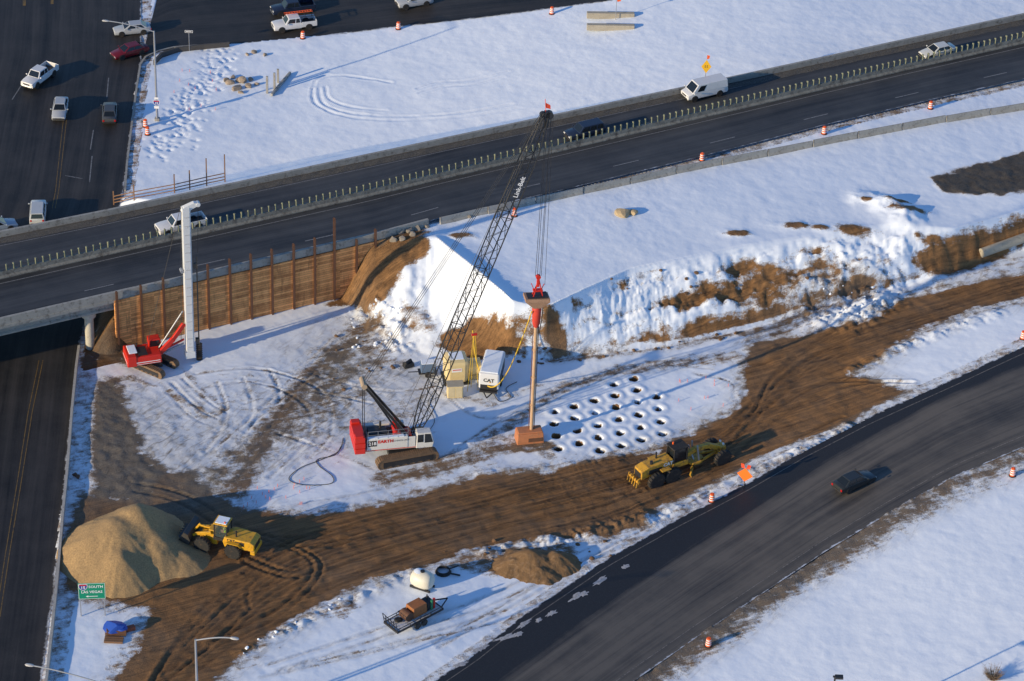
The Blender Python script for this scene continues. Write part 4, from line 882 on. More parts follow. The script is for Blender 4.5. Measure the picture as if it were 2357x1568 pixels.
def lattice(a,b,w,h,n,rc,rl,taper0=.12,taper1=.12,endw=.3):
    a=Vector(a);b=Vector(b);d=(b-a).normalized();L=(b-a).length; s=Vector((0,1,0)); t=s.cross(d).normalized()
    def sec(f):
        k=1.0
        if f<taper0: k=endw+(1-endw)*f/taper0
        if f>1-taper1: k=endw+(1-endw)*(1-f)/taper1
        c=a+d*L*f; return [c+s*(i*w/2*k)+t*(j*h/2*k) for i,j in ((-1,-1),(1,-1),(1,1),(-1,1))]
    P_=[];ss=[sec(i/n) for i in range(n+1)]
    for k in range(4):
        P_.append(tube([ss[i][k] for i in range(n+1)],rc,6))
    for i in range(n):
        for k in range(4):
            l=(k+1)%4
            if i%2: P_.append(cyl(ss[i][k],ss[i+1][l],rl,n=4))
            else: P_.append(cyl(ss[i][l],ss[i+1][k],rl,n=4))
            if i%6==0: P_.append(cyl(ss[i][k],ss[i][l],rl*1.3,n=4))
    return P_
boomm=mt("boom_black",(.025,.026,.028),.45,.2,var=.3)
bl=(HL-foot).length
mk("lattice_boom",lattice(foot,HL,1.45,1.3,34,.065,.034,.1,.1,.35),boomm,cr)
mk("boom_head",[beam(HL-Vector((0,0,1.2)),HL+Vector((.15,0,.5)),.5,.5),cyl(HL+Vector((.35,-.25,.1)),HL+Vector((.35,.25,.1)),.42,n=16),cyl(HL+Vector((-.3,-.2,.2)),HL+Vector((-.3,.2,.2)),.3,n=16)],boomm,cr)
mk("boom_tip_flag",[cyl(HL+Vector((0,0,.5)),HL+Vector((-.1,0,1.9)),.03,n=6),([tuple(HL+Vector(q)) for q in ((0,0,.9),(.5,.05,.7),(.45,.05,1.15),(-.05,0,1.5))],[(0,1,2,3)])],mt("flag_red",(.8,.07,.02),.6),cr)
gt=Vector((-4.1,0,9.3)); 
for sd in (-1,1): mk("gantry_strut",[beam((.9,sd*.75,2.0),gt+Vector((0,sd*.5,0)),.2,.26)],boomm,cr)
mk("gantry_backstay",[beam((-4.0,sd*.7,2.6),gt+Vector((0,sd*.5,0)),.07,.07) for sd in (-1,1)],boomm,cr)
mk("gantry_head",[cyl(gt+Vector((0,-.8,0)),gt+Vector((0,.8,0)),.3,n=12)],mt("gantry_tan",(.4,.3,.2),.6),cr)
mk("pendant_rope",[cyl(gt+Vector((0,sd*.5,0)),HL+Vector((-.4,sd*.3,.2)),.028,n=5) for sd in (-1,0,1)],steel,cr)
mk("hoist_rope",[cyl((.6,sd*.3,2.8),HL+Vector((-.3,sd*.25,.4)),.022,n=4) for sd in (-1,1)]+[cyl((-.6,0,3.1),HL+Vector((-.4,0,.5)),.022,n=4)],steel,cr)
mk("luffing_rope",[cyl((-.6,sd*.4,3.1),gt+Vector((0,sd*.3,0)),.03,n=4) for sd in (-1,-.3,.3,1)],steel,cr)
bd=(HL-foot).normalized(); q=foot+bd*bl*.80+Vector((0,-.80,0)); ang=math.atan2(bd.z,bd.x)
text("Link-Belt",.68,signw,cr,q,(rad(90),-ang,0),bold=.008)
# ------------------------------------------------ suspended probe
TL=Hz(tb[0],tb[1])
pr=top("vibratory_probe","tall rusty red ground compaction probe hanging from the crane","construction tool",(tb[0],tb[1],TL-.1),ca)
rr=mt("weathered_red",(.55,.05,.03),.55,var=.3,dirt=.2)
mk("base_box",[box((-.2,0,.70),(2.9,1.6,1.25),0,.94,.94),box((-.2,0,1.38),(2.6,1.25,.18))],tan,pr,.06); mk("base_opening",[box((.3,-.77,.58),(1.5,.12,.45))],rust,pr,.01)
mk("shaft",[cyl((0,0,1.4),(0,0,14.6),.19,.20,14)]+[cyl((0,0,z),(0,0,z+.18),.25,n=14) for z in (4.5,8,11.5)],mt("shaft_tan",(.52,.34,.20),.6,var=.3,dirt=.25,dirtcol=(.3,.12,.07)),pr,smooth=True)
mk("guide_pipe",[cyl((.28,0,1.5),(.28,0,14.5),.045,n=8),cyl((-.27,.1,1.5),(-.27,.1,14.5),.04,n=8)],rust,pr)
mk("vibrator_housing",[lathe([(.24,14.4),(.42,14.9),(.5,16.6),(.42,16.9)],n=14)],rr,pr,smooth=True)
mk("hopper",[([(-.4,-.4,16.9),(.4,-.4,16.9),(.4,.4,16.9),(-.4,.4,16.9),(-1.35,-.7,17.95),(1.2,-.7,17.7),(1.2,.7,17.7),(-1.35,.7,17.95),(-1.35,-.7,18.3),(1.2,-.7,18.1),(1.2,.7,18.1),(-1.35,.7,18.3)],[(0,1,5,4),(1,2,6,5),(2,3,7,6),(3,0,4,7),(4,5,9,8),(5,6,10,9),(6,7,11,10),(7,4,8,11),(8,9,10,11)])],mt("hopper_tan",(.40,.24,.15),.7,var=.3,dirt=.3),pr)
mk("hopper_mouth",[box((-.05,0,18.26),(2.1,1.1,.1))],steel,pr)
mk("lifting_frame",[beam((sx*.5,sy*.25,18.2),(0.1,0,20.2),.10,.10) for sx in (-1,1) for sy in (-1,1)]+[box((0,0,18.9),(1.0,.5,.16)),cyl((0,-.16,20.5),(0,.16,20.5),.26,n=14),box((0,0,19.8),(.28,.3,.9)),beam((-.4,0,19.0),(-.7,0,19.8),.08,.08),beam((.4,0,19.0),(.65,0,19.6),.08,.08)],red,pr,.02)
cz=hd[2]-TL
mk("suspension_rope",[cyl((dx,0,20.6),(dx*.9+.35,dy,cz),.026,n=5) for dx,dy in ((-.3,0),(-.1,.2),(.15,-.2),(.3,.1))]+[cyl((.75,.1,19.4),(.8,.1,cz),.02,n=4)],steel,pr)
mk("control_hose",[tube([(.3,-.2,18.2),(.55,-.3,17.2),(.5,-.3,15.6),(.35,-.25,14.2)],.05,6)],black,pr)
# ------------------------------------------------ yellow hoses, pad equipment
def bez(pts,n=40):
    pts=[np.array(p,float) for p in pts]; out=[]
    P0=[pts[0]]+pts+[pts[-1]]
    for i in range(1,len(P0)-2):
        for k in range(n//(len(pts)-1)+1):
            t=k/(n//(len(pts)-1)+1); a,b,c,d=P0[i-1:i+3]
            out.append(.5*((2*b)+(-a+c)*t+(2*a-5*b+4*c-d)*t*t+(-a+3*b-3*c+d)*t**3))
    out.append(pts[-1]); return out
gc=Gp(1125,912); 
tp_=np.array([tb[0]-.5,tb[1]-.5,TL+16.5])
def zfrac(v,pa,pb,f):
    x=pa[0]+(pb[0]-pa[0])*f; y=pa[1]+(pb[1]-pa[1])*f; z=0
    for z in np.arange(0,30,.1):
        if proj((x,y,z))[1]<=v: break
    return np.array([x,y,z])
ge=np.array([gc[0]-1.5,gc[1]+2.5,0])
hp=[tp_,zfrac(780,tb,ge,.22),zfrac(850,tb,ge,.42),zfrac(888,tb,ge,.62),zfrac(885,tb,ge,.82),zfrac(830,tb,ge,1.0),zfrac(762,tb,ge,1.08)]
h_=mk("air_hose",[tube(bez(hp),.065,8)],yel2,smooth=True); tag(h_,"yellow air hose drooping from the probe to the generators","hose")
gp=G(1088,900); gy=top("hose_stand","slim yellow hose stand with red hook beside the generators","stand",gp,.3)
mk("frame",[beam((-.6,0,0),(-.1,0,7.2),.05,.05),beam((.6,0,0),(.1,0,7.2),.05,.05),beam((0,.7,0),(0,.1,7.2),.05,.05)],yel2,gy); mk("hook",[box((0,0,7.35),(.6,.2,.25))],red,gy,.03)
g1=top("generator_trailer","white towable generator with snowy roof on trailer","generator",G(1124,908),head(1118,911,1136,845)-math.pi/2)
mk("enclosure",[box((0,2.3,1.7),(2.2,4.7,2.0))],mt("gen_white",(.68,.69,.70),.4,var=.05),g1,.16)
mk("roof_snow",[box((0,2.3,2.76),(1.9,4.3,.12))],snowm,g1,.05)
mk("grille",[box((0,-.06,.98),(1.8,.02,.6)),box((1.11,2.4,1.6),(.02,3.4,1.2))],steel,g1)
mk("chassis",[box((0,2.2,.55),(1.9,5.1,.22)),beam((-.5,-.3,.5),(0,-1.3,.45),.1,.1),beam((.5,-.3,.5),(0,-1.3,.45),.1,.1)],steel,g1)
text("CAT",.60,black,g1,(.0,-.075,1.85),(rad(90),0,0),bold=.018)
mk("logo_triangle",[([( .0,-.085,1.58),(.28,-.085,1.58),(.14,-.085,1.74)],[(0,1,2)])],yellow,g1)
for sd in (-1,1):
    for y in (1.9,2.8): w_=wheel(g1,(sd*1.05,y,.38),.38,.22,side=1); w_.rotation_euler=(0,0,rad(90))
g2=top("fuel_container","beige rounded generator container with red stripe on snow","generator",G(1052,885),rad(12))
mk("enclosure",[box((0,1.1,1.6),(2.5,2.6,2.8))],beige,g2,.45); mk("roof_snow",[box((0,1.1,3.02),(1.5,1.5,.08))],snowm,g2,.05); mk("label_plate",[box((-.1,-.215,2.0),(1.1,.02,.45))],signw,g2); mk("stripe",[box((-.1,-.23,2.05),(.9,.01,.1))],red,g2); mk("skid",[box((0,1.1,.1),(2.8,2.7,.2))],steel,g2)
mk("fuel_tank",[cyl((1.3,1.3,1.3),(2.7,1.3,1.3),.95,n=24),box((2.1,1.3,.3),(1.5,1.3,.5))],beige,g2,smooth=True)
g3=top("equipment_cabinet","small beige equipment cabinet standing on snow","cabinet",G(1048,918),rad(8))
mk("cabinet_body",[box((0,.6,.78),(1.7,1.1,1.5))],beige,g3,.08); mk("cabinet_door",[box((-.4,.038,.78),(.7,.02,1.25)),box((.4,.038,.78),(.7,.02,1.25))],mt("beige_dark",(.60,.50,.30),.5),g3,.01); mk("cabinet_lid",[box((0,.6,1.56),(1.8,1.2,.08))],tanc,g3)
g4=top("welding_unit","dark blue machine on a small trailer in snow","machine",G(985,868),rad(10))
mk("housing",[box((0,.5,1.1),(1.5,1.0,1.1))],mt("dull_blue",(.10,.16,.26),.5,dirt=.2),g4,.06); mk("roof_snow",[box((0,.5,1.68),(1.4,.9,.08))],snowm,g4,.03)
mk("frame",[box((0,.5,.45),(2.0,1.0,.16)),beam((-1,.5,.45),(-2.1,.6,.4),.08,.08)],steel,g4); 
for y in (-.1,1.1): wheel(g4,(0,y,.35),.35,.2)
o=mk("equipment_crate",[box((0,0,.35),(1.2,.7,.5),0,.9,.9),cyl((-.5,-.2,.7),(.4,.2,.72),.18,n=8)],steel,bevel=.03); o.location=tuple(G(940,845)); o.rotation_euler=(0,0,.5); tag(o,"dark metal crate of tools lying on snow","crate")
for hpts,lb_ in (([(790,1010),(780,1040),(740,1060),(690,1080),(665,1105),(700,1118),(760,1115),(765,1098),(735,1075),(730,1060),(770,1050),(785,1030)],"black hose looped on the snow behind the crane"),([(1135,905),(1150,925),(1175,915),(1165,895),(1190,880)],"black hose lying beside the white generator"),([(1000,900),(985,930),(1000,970),(980,1000)],"black hose lying near the crane cab")):
    pts=[G(u,v,0)+np.array([0,0,.05]) for u,v in hpts]; o=mk("black_hose",[tube(bez(pts,80),.035,6)],black,smooth=True); tag(o,lb_,"hose")
# ------------------------------------------------ drill rig
dc_=Gp(352,842); dc_[2]=Hz(dc_[0],dc_[1])-.03; da=head(300,850,420,832)
dg=top("drill_rig","red tracked drill rig with tall white mast","drill rig",dc_,da)
tracks_on(dg,4.8,.9,.65,1.2,rad(-32)-da)
mk("carbody",[box((0,0,.65),(1.8,1.8,.5)),cyl((0,0,.8),(0,0,1.15),.7,n=20)],steel,dg,.03)
mk("housing",[box((-1.0,0,1.75),(3.6,2.6,1.05),0,.97,.95),box((-2.45,0,1.8),(1.1,2.7,1.25),0,.9,.95)],red,dg,.1)
mk("white_stripe",[box((-1.0,-1.312,1.62),(3.2,.02,.09)),box((-1.0,-1.312,1.38),(3.2,.02,.05)),box((-3.0,0,1.6),(.02,2.2,.09))],signw,dg)
mk("engine_deck_snow",[box((-2.2,.2,2.46),(.9,1.6,.1))],snowm,dg,.04); mk("engine_deck",[box((-1.2,-.2,2.33),(1.0,1.6,.14)),cyl((-1.6,.6,2.3),(-1.6,.6,2.9),.08,n=8)],steel,dg)
mk("cab",[prism([(-.3,1.4),(1.1,1.4),(1.25,2.0),(.95,3.25),(-.3,3.25)],.3,1.28)],red,dg,.05); mk("cab_window",[prism([(-.15,2.35),(1.03,2.35),(.85,3.1),(-.15,3.1)],.285,.298),beam((1.20,.78,2.2),(.99,.78,3.1),.8,.02)],glass,dg)
mk("boom_arm",[beam((.4,-.35,1.5),(2.3,-.3,3.4),.35,.55),beam((2.3,-.3,3.4),(3.55,-.1,5.0),.3,.5),beam((.9,-.1,1.9),(3.5,-.1,3.0),.2,.2)],red,dg,.04)
mk("hydraulic_cylinder",[cyl((1.1,0,1.5),(3.5,0,2.4),.12,n=10),cyl((.8,.2,2.2),(3.5,.1,6.5),.09,n=10)],galv,dg,smooth=True)
mx=4.1; mw=Matrix.Rotation(da,3,'Z')@Vector((mx,0,0))+Vector(dc_)
mh=17
for z in np.arange(10,30,.1):
    if proj((mw.x,mw.y,z))[1]<=478: mh=z-dc_[2]; break
mastw=mt("mast_white",(.68,.69,.69),.4,var=.06,dirt=.1)
mk("mast",[box((mx,0,mh/2+.4),(.78,.75,mh-.8)),box((mx+.44,-.25,mh/2+.4),(.1,.12,mh-1.2)),box((mx+.44,.25,mh/2+.4),(.1,.12,mh-1.2)),box((mx,0,1.0),(1.1,1.0,.8))],mastw,dg,.04)
mk("mast_head",[prism([(mx-.5,mh-.4),(mx+.4,mh-.4),(mx+1.5,mh+.15),(mx+1.5,mh+.4),(mx+.9,mh+.5),(mx-.2,mh+.1)],-.25,.25),cyl((mx+1.35,-.3,mh+.2),(mx+1.35,.3,mh+.2),.25,n=12)],mastw,dg,.03)
mk("mast_rung",[box((mx,-.39,z),(.5,.03,.08)) for z in np.arange(2,mh-1,1.1)],greyp,dg)
kel=mt("kelly_brown",(.10,.075,.055),.7,var=.3)
mk("kelly_bar",[cyl((mx+1.05,0,1.2),(mx+1.05,0,mh*.68),.075,n=8),box((mx+.9,0,mh*.62),(.35,.4,.6)),box((mx+.9,0,2.5),(.4,.4,.6))],kel,dg)
mk("auger",[cyl((mx+1.05,0,-.1),(mx+1.05,0,2.2),.1,n=8)]+[lathe([(.1,z),(.36,z+.04),(.1,z+.08)],(mx+1.05,0,0),n=14) for z in np.arange(0,2.2,.28)],kel,dg)
mk("hoist_rope",[cyl((mx+1.2,0,mh*.7),(mx+1.4,0,mh+.2),.025,n=4),cyl((mx-.5,.2,mh-.2),(-.6,.2,2.4),.025,n=4),cyl((mx-.45,0,mh-.5),(mx-.9,0,3),.025,n=4)],steel,dg)
mk("service_winch",[cyl((mx-.6,-.3,mh*.6),(mx-.6,.3,mh*.6),.2,n=12)],galv,dg)
# ------------------------------------------------ motor grader
gc_=Gp(1562,1083); gc_[2]=Hz(gc_[0],gc_[1])-.06; ga=head(1505,1103,1660,1050)
gr=top("motor_grader","muddy yellow motor grader working on the dirt haul road","grader",gc_,ga); gr.scale=(1.2,1.12,1.12)
for x,y in ((-3.0,1),(-1.35,1),(3.9,1),(-3.0,-1),(-1.35,-1),(3.9,-1)): wheel(gr,(x,y*1.08,.80),.80,.45,gyel,side=y)
mk("engine_housing",[prism([(-4.3,1.05),(-1.1,1.05),(-1.1,2.3),(-3.6,2.15),(-4.3,1.9)],-.62,.62)],gyel,gr,.07)
mk("grille",[box((-2.9,-.63,1.6),(1.3,.02,.5)),box((-2.9,.63,1.6),(1.3,.02,.5)),box((-4.31,0,1.4),(.02,1.0,.6))],steel,gr)
mk("exhaust",[cyl((-2.3,.3,2.1),(-2.3,.3,2.9),.08,n=8),cyl((-3.1,-.2,2.1),(-3.1,-.2,2.5),.14,n=8)],steel,gr)
mk("tandem_case",[box((-2.15,sd*.78,.75),(2.2,.18,.45)) for sd in (-1,1)],gyel,gr,.05)
mk("cab",[beam((x,y,1.5),(x*.95,y*.92,3.1),.1,.1) for x in (-1.0,.35) for y in (-.62,.62)],steel,gr)
mk("cab_base",[box((-.3,0,1.4),(1.6,1.35,.55))],gyel,gr,.04)
mk("cab_roof",[box((-.3,0,3.16),(1.55,1.4,.12))],black,gr,.04); mk("cab_window",[box((-.3,0,2.38),(1.25,1.12,1.35),0,.95,.93)],glass,gr)
mk("beacon",[cyl((-.6,.3,3.22),(-.6,.3,3.45),.08,n=8)],orange,gr)
mk("main_frame",[beam((.4,0,1.65),(1.6,0,2.05),.42,.46),beam((1.5,0,2.05),(3.0,0,1.95),.42,.44),beam((2.9,0,1.98),(4.2,0,1.25),.42,.46),box((4.35,0,1.2),(.6,.8,.65))],gyel,gr,.04)
mk("front_axle",[beam((3.9,-1,.8),(3.9,1,.8),.22,.25),cyl((3.9,-.6,1.15),(3.9,.6,1.15),.06,n=8)],gyel,gr)
mk("drawbar",[beam((4.1,0,.95),(1.9,-.6,.95),.18,.2),beam((4.1,0,.95),(1.9,.6,.95),.18,.2),lathe([(.55,.85),(.85,.85),(.85,1.05),(.55,1.05)],(1.5,0,0),n=22)],gyel,gr)
mk("lift_cylinder",[cyl((1.7,sd*.55,1.0),(1.5,sd*.45,2.7),.08,n=8) for sd in (-1,1)]+[cyl((1.4,-.2,1.0),(1.3,.7,2.2),.07,n=8)],galv,gr)
bl_=mk("blade",[prism([(-.05,.05),(.05,.05),(-.12,.38),(-.05,.72),(-.16,.72),(-.24,.38)],-1.85,1.85)],gyel,gr); bl_.location=(1.6,0,0); bl_.rotation_euler=(0,0,rad(-38)); fixn(bl_)
mk("ripper",[box((-4.62,0,.95),(.2,1.7,.25)),beam((-4.3,-.45,1.1),(-4.7,-.45,1.0),.1,.12),beam((-4.3,.45,1.1),(-4.7,.45,1.0),.1,.12)],gyel,gr,.02)
for y in (-.75,-.38,0,.38,.75): mk("ripper_tooth",[beam((-4.68,y,1.3),(-4.85,y,.45),.07,.13)],gyel,gr)
mk("fender",[box((-2.1,sd*1.05,1.74),(.9,.5,.07)) for sd in (-1,1)],gyel,gr); mk("work_light",[box((4.4,s*.25,1.75),(.12,.2,.16)) for s in (-1,1)],headl,gr)
text("CAT",.5,signw,gr,(-1.6,-.645,1.9),(rad(90),0,0),bold=.02)
# ------------------------------------------------ wheel loader
lc=Gp(512,1260); lc[2]=Hz(lc[0],lc[1])-.06; la=head(585,1272,430,1238)
ld=top("wheel_loader","yellow wheel loader scooping from the gravel heap","loader",lc,la)
for x,y in ((1.65,1),(1.65,-1),(-1.6,1),(-1.6,-1)): wheel(ld,(x,y*1.12,.85),.85,.62,yellow,side=y)
mk("rear_body",[prism([(-3.7,1.1),(-.6,1.0),(-.4,1.6),(-.6,2.2),(-3.3,2.15),(-3.75,1.9)],-.95,.95)],yellow,ld,.08)
mk("grille",[box((-3.76,0,1.55),(.02,1.2,.55)),box((-2.2,-.96,1.75),(1.0,.02,.45)),box((-2.2,.96,1.75),(1.0,.02,.45))],steel,ld)
mk("rear_weight",[box((-3.6,0,1.0),(.5,2.1,.5))],yellow,ld,.06); mk("exhaust",[cyl((-1.7,.45,2.15),(-1.7,.45,2.9),.08,n=8)],steel,ld)
mk("front_frame",[box((1.3,0,1.15),(1.9,1.0,.9)),box((.9,0,1.9),(.7,.9,.9))],yellow,ld,.05)
mk("cab",[beam((x,y,1.6),(x*1.0,y*.93,3.35),.1,.1) for x in (-.75,.55) for y in (-.72,.72)]+[box((-.1,0,1.65),(1.5,1.5,.35))],black,ld)
mk("cab_roof",[box((-.1,0,3.42),(1.5,1.5,.14))],yellow,ld,.05); mk("roof_snow",[box((-.1,0,3.51),(1.2,1.2,.06))],snowm,ld,.02)
clg,t,b=newmat("cab_clear_glass"); b.inputs['Base Color'].default_value=(.1,.13,.13,1); b.inputs['Alpha'].default_value=.4; b.inputs['Roughness'].default_value=.05
mk("cab_window",[box((-.1,0,2.6),(1.3,1.42,1.45),0,.98,.95)],clg,ld)
mk("seat",[box((-.35,0,2.0),(.5,.5,.15)),box((-.58,0,2.35),(.12,.5,.65))],black,ld,.03)
mk("lift_arm",[beam((.9,s*.62,2.15),(2.5,s*.62,1.65),.16,.34) for s in (-1,1)]+[beam((2.45,s*.62,1.7),(3.1,s*.62,1.2),.16,.28) for s in (-1,1)]+[beam((1.0,0,2.2),(2.3,0,2.3),.14,.2),beam((2.3,0,2.5),(2.9,0,1.6),.14,.2)],yellow,ld,.03)
bkz=.6
bp_=lambda L:[(x,z+bkz) for x,z in L]
bk=mk("bucket",[prism(bp_([(2.95,.15),(4.35,.28),(4.35,.34),(3.15,.25),(2.95,.65),(3.15,1.25),(3.55,1.5),(3.5,1.55),(3.05,1.35),(2.82,.65)]),-1.5,1.5),prism(bp_([(2.95,.15),(4.2,.32),(3.5,1.5),(3.05,1.3),(2.85,.65)]),-1.53,-1.48),prism(bp_([(2.95,.15),(4.2,.32),(3.5,1.5),(3.05,1.3),(2.85,.65)]),1.48,1.53)]+[box((4.4,y,.31+bkz),(.28,.1,.07)) for y in np.linspace(-1.35,1.35,8)],mt("worn_bucket",(.075,.07,.065),.5,.4,dirt=.3),ld); fixn(bk)
mk("fender",[prism([(-2.5,1.55),(-2.2,1.85),(-1.0,1.9),(-.7,1.7),(-1.0,1.82),(-2.2,1.78)],s*1.1-.3,s*1.1+.3) for s in (-1,1)],yellow,ld)
text("CAT",.42,black,ld,(-1.3,.965,1.95),(rad(90),0,math.pi),bold=.02); mk("beacon",[cyl((-.5,.4,3.5),(-.5,.4,3.7),.08,n=8)],orange,ld)
def operator(parent_loc,rz):
    J=[(-.35,0,2.13),(-.36,0,2.38),(-.33,0,2.62),(-.32,0,2.75),(-.30,0,2.88),(-.28,0,2.98),
       (-.34,.2,2.58),(-.15,.25,2.32),(.12,.18,2.42),(-.34,-.2,2.58),(-.15,-.25,2.32),(.12,-.18,2.42),
       (-.3,.1,2.13),(.12,.13,2.15),(.2,.13,1.85),(-.3,-.1,2.13),(.12,-.13,2.15),(.2,-.13,1.85)]
    E=[(0,1),(1,2),(2,3),(3,4),(4,5),(2,6),(6,7),(7,8),(2,9),(9,10),(10,11),(0,12),(12,13),(13,14),(0,15),(15,16),(16,17)]
    r=[.15,.15,.16,.06,.11,.09,.08,.055,.04,.08,.055,.04,.09,.075,.05,.09,.075,.05]
    me=bpy.data.meshes.new("person"); me.from_pydata(J,E,[]); o=bpy.data.objects.new("person",me); link(o)
    sk=o.modifiers.new("skin",'SKIN'); 
    for i,v in enumerate(me.skin_vertices[0].data): v.radius=(r[i],r[i]); v.use_root=(i==0)
    o.modifiers.new("sub",'SUBSURF').levels=1; me.materials.append(skin)
    o.location=parent_loc; o.rotation_euler=(0,0,rz); tag(o,"person in a bright green safety vest driving the loader","person")
    mk("vest",[lathe([(.17,2.12),(.20,2.3),(.22,2.5),(.17,2.68),(.09,2.72)],(-.35,0,0),n=14)],vest,o,smooth=True)
    mk("hard_hat",[lathe([(.17,2.98),(.14,3.0),(.13,3.07),(.06,3.13)],(-.29,0,0),n=14)],white,o,smooth=True)
operator(tuple(lc),la)
# ------------------------------------------------ tank, trailer, tarp, misc
tk=top("water_tank","white plastic water tank with snow on a skid","tank",G(972,1352),rad(-25))
mk("tank_body",[lathe([(.3,-1.15),(.6,-1.08),(.80,-.9),(.92,-.5),(.95,0),(.92,.5),(.80,.9),(.6,1.08),(.3,1.15)],(0,0,1.0),axis='x',n=26)],mt("tank_ivory",(.70,.66,.54),.45,var=.05),tk,smooth=True)
mk("skid",[box((0,-.5,.12),(2.2,.16,.24)),box((0,.5,.12),(2.2,.16,.24))],steel,tk); mk("filler_cap",[cyl((0,0,1.9),(0,0,2.05),.22,n=14)],steel,tk); mk("snow_patch",[lathe([(.5,1.86),(.3,1.95),(.02,1.99)],(-.4,0,0),n=12)],snowm,tk,smooth=True)
hc=top("hose_coil","coiled dark hoses piled on the snow","hose",G(1020,1318))
mk("coil",[tube([( (.75-.04*k)*math.cos(t),(.75-.04*k)*math.sin(t),.08+.08*k) for t in np.linspace(0,2*math.pi,28)],.06,6) for k in range(4)],black,hc,smooth=True)
mk("loose_pipe",[cyl((.7,-.2,.1),(1.7,-.5,.12),.09,n=8)],steel,hc); mk("loose_pipe",[cyl((.6,.5,.1),(1.5,.8,.3),.07,n=8)],steel,hc)
ta=head(905,1440,1010,1385)
tr=top("equipment_trailer","black flatbed trailer carrying a rusty orange winch machine","trailer",G(952,1430),ta)
mk("deck",[box((0,0,.62),(5.6,2.0,.12))],mt("trailer_deck_snow",(.6,.6,.62),.8,var=.2,dirt=.4,dirtcol=(.1,.08,.06)),tr,.02)
mk("frame",[box((0,s*1.03,.62),(5.8,.08,.2)) for s in (-1,1)]+[box((s*2.88,0,.62),(.08,2.1,.2)) for s in (-1,1)]+[beam((2.9,-.7,.6),(4.3,0,.6),.09,.12),beam((2.9,.7,.6),(4.3,0,.6),.09,.12)],steel,tr)
mk("ramp_gate",[beam((-2.85,y,.7),(-3.1,y,1.9),.06,.06) for y in np.linspace(-1,1,6)]+[beam((-2.85-.2*k,-1,.75+.55*k),(-2.85-.1*k,1,.75+.55*k),.05,.05) for k in (0,1,2)],steel,tr)
mk("side_rail",[beam((-2.8,s*1.03,1.0),(2.8,s*1.03,1.0),.05,.06) for s in (-1,1)]+[beam((x,s*1.03,.7),(x,s*1.03,1.0),.05,.05) for x in (-2.7,-1.3,0,1.3,2.7) for s in (-1,1)],steel,tr)
for x in (-.5,.35):
    for s in (-1,1): wheel(tr,(x,s*1.2,.36),.36,.22,side=s)
mk("fender",[box((-.07,s*1.2,.8),(1.8,.26,.06)) for s in (-1,1)],steel,tr,.02)
wm=top("winch_machine","rusty orange winch machine strapped on the trailer","machine",tuple(np.array(G(952,1430))+np.array([0,0,.68])),ta)
mk("winch_box",[box((.4,.1,.65),(1.7,1.3,1.1),0,.95,.9)],mt("rusty_orange",(.36,.13,.04),.7,var=.4,dirt=.3),wm,.04)
mk("drum",[cyl((-.9,-.5,.5),(-.9,.6,.5),.48,n=16)],rust,wm); mk("engine",[box((1.8,.1,.5),(.9,1.1,.8)),cyl((1.9,.3,.8),(1.9,.3,1.4),.08,n=8)],steel,wm,.03); mk("gas_bottle",[cyl((2.2,-.4,.1),(2.2,-.4,1.2),.14,n=10)],red,wm,smooth=True); mk("gas_bottle",[cyl((1.85,-.5,.1),(1.85,-.5,1.25),.13,n=10)],mt("bottle_green",(.03,.2,.1),.4),wm,smooth=True); mk("cable_coil",[lathe([(.3,0),(.42,.1),(.3,.2)],(-1.7,.3,.02),n=14)],black,wm)
tp2=top("tarp_covered_pallet","blue tarpaulin over material on a wooden pallet","pallet",G(266,1456),rad(8))
mk("pallet",[box((0,y,.12),(2.0,.14,.1)) for y in (-.6,-.3,0,.3,.6)]+[box((x,0,.05),(.12,1.4,.1)) for x in (-.9,0,.9)],wood,tp2); mk("stack",[box((.1,-.1,.42),(1.9,1.0,.5))],rust,tp2,.04); 
mk("tarpaulin",[rock((0,.1,.72),1.35,77,.42),rock((.6,-.1,.66),.7,78,.35)],bluet,tp2)
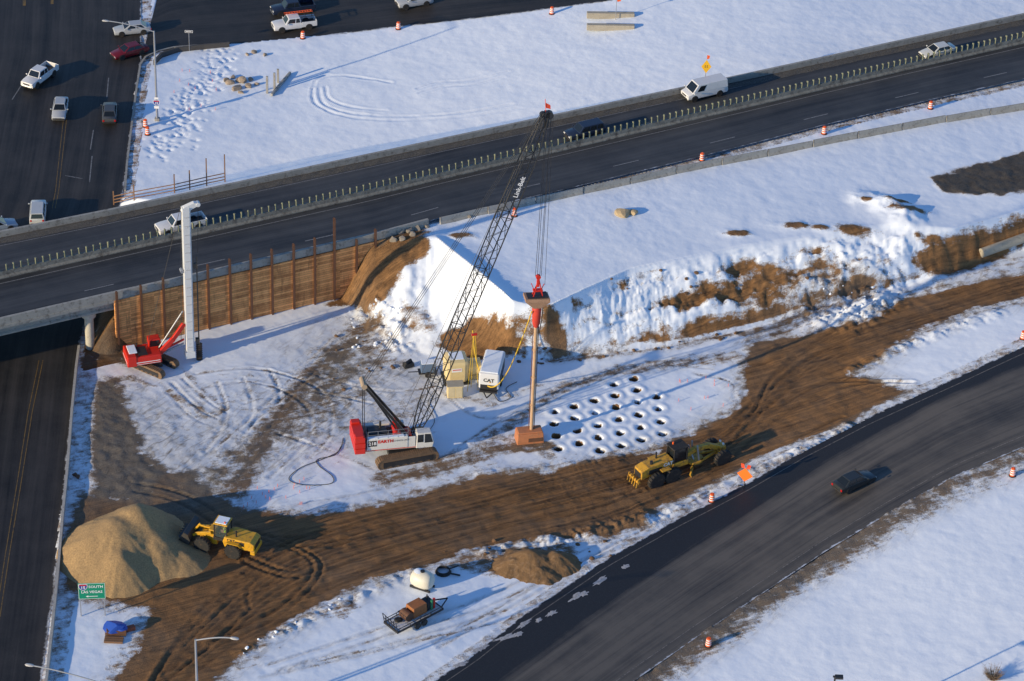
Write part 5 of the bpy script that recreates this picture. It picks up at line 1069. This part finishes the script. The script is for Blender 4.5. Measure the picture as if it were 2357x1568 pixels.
o=mk("brick_stack",[box((0,0,.2),(.9,.5,.4))],mt("brick_red",(.35,.09,.04),.8,var=.3),bevel=.02); o.location=tuple(G(300,1450)); o.rotation_euler=(0,0,.5); tag(o,"small stack of red bricks beside the pallet","bricks")
o=mk("timber_pile",[box((0,y,.1+.12*k),(1.8,.2,.1),.05*y) for k in range(2) for y in (-.3,0,.3)],wood); o.location=tuple(G(262,1476)); tag(o,"weathered timber boards stacked on snow","timber")
for i,(u,v) in enumerate([(172,1095),(178,1100)]):
    o=mk("rubble_block",[rock((0,0,.15),.4,i+9,.6)],rust); o.location=tuple(G(u,v)); tag(o,"small rusty scrap lump by the street","rubble")
st=mt("stake_pink",(.8,.2,.15),.6); sb=None
for i in range(46):
    if i<22: u,v=random.uniform(560,720),random.uniform(1080,1175)
    elif i<34: u,v=random.uniform(1560,1680),random.uniform(870,960)
    else: u,v=random.uniform(380,520),random.uniform(150,260)
    if i<22 and v<1130-(u-560)*.3: v+=40
    p=G(u,v)
    if sb is None: sb=mk("survey_stake",[box((0,0,.18),(.05,.05,.4))],st); o=sb
    else: o=sb.copy(); scene.collection.objects.link(o)
    o.location=tuple(p); tag(o,"small pink survey stake stuck in the snow","stake","survey stakes in the snow")
def shrub(c,n,label,r):
    p=G(*c); rnd=random.Random(5); pr_=[]
    for i in range(n):
        a=rnd.uniform(0,6.28); l=rnd.uniform(.4,1)*r; q=Vector((math.cos(a)*l*.8,math.sin(a)*l*.8,l*rnd.uniform(.5,1.1)))
        pr_.append(cyl((q.x*.1,q.y*.1,0),q,.02,.006,4))
        for k in range(3):
            b_=q*rnd.uniform(.5,.95); pr_.append(cyl(b_,b_+Vector((rnd.gauss(0,.2),rnd.gauss(0,.2),rnd.uniform(.05,.3))),.012,.004,3))
    o=mk("dry_shrub",pr_,mt("dry_twig",(.22,.15,.09),.9)); o.location=tuple(p); tag(o,label,"shrub")
shrub((2285,1566),160,"dry brown shrub growing out of the snow",1.5)
print("done", len(bpy.data.objects))
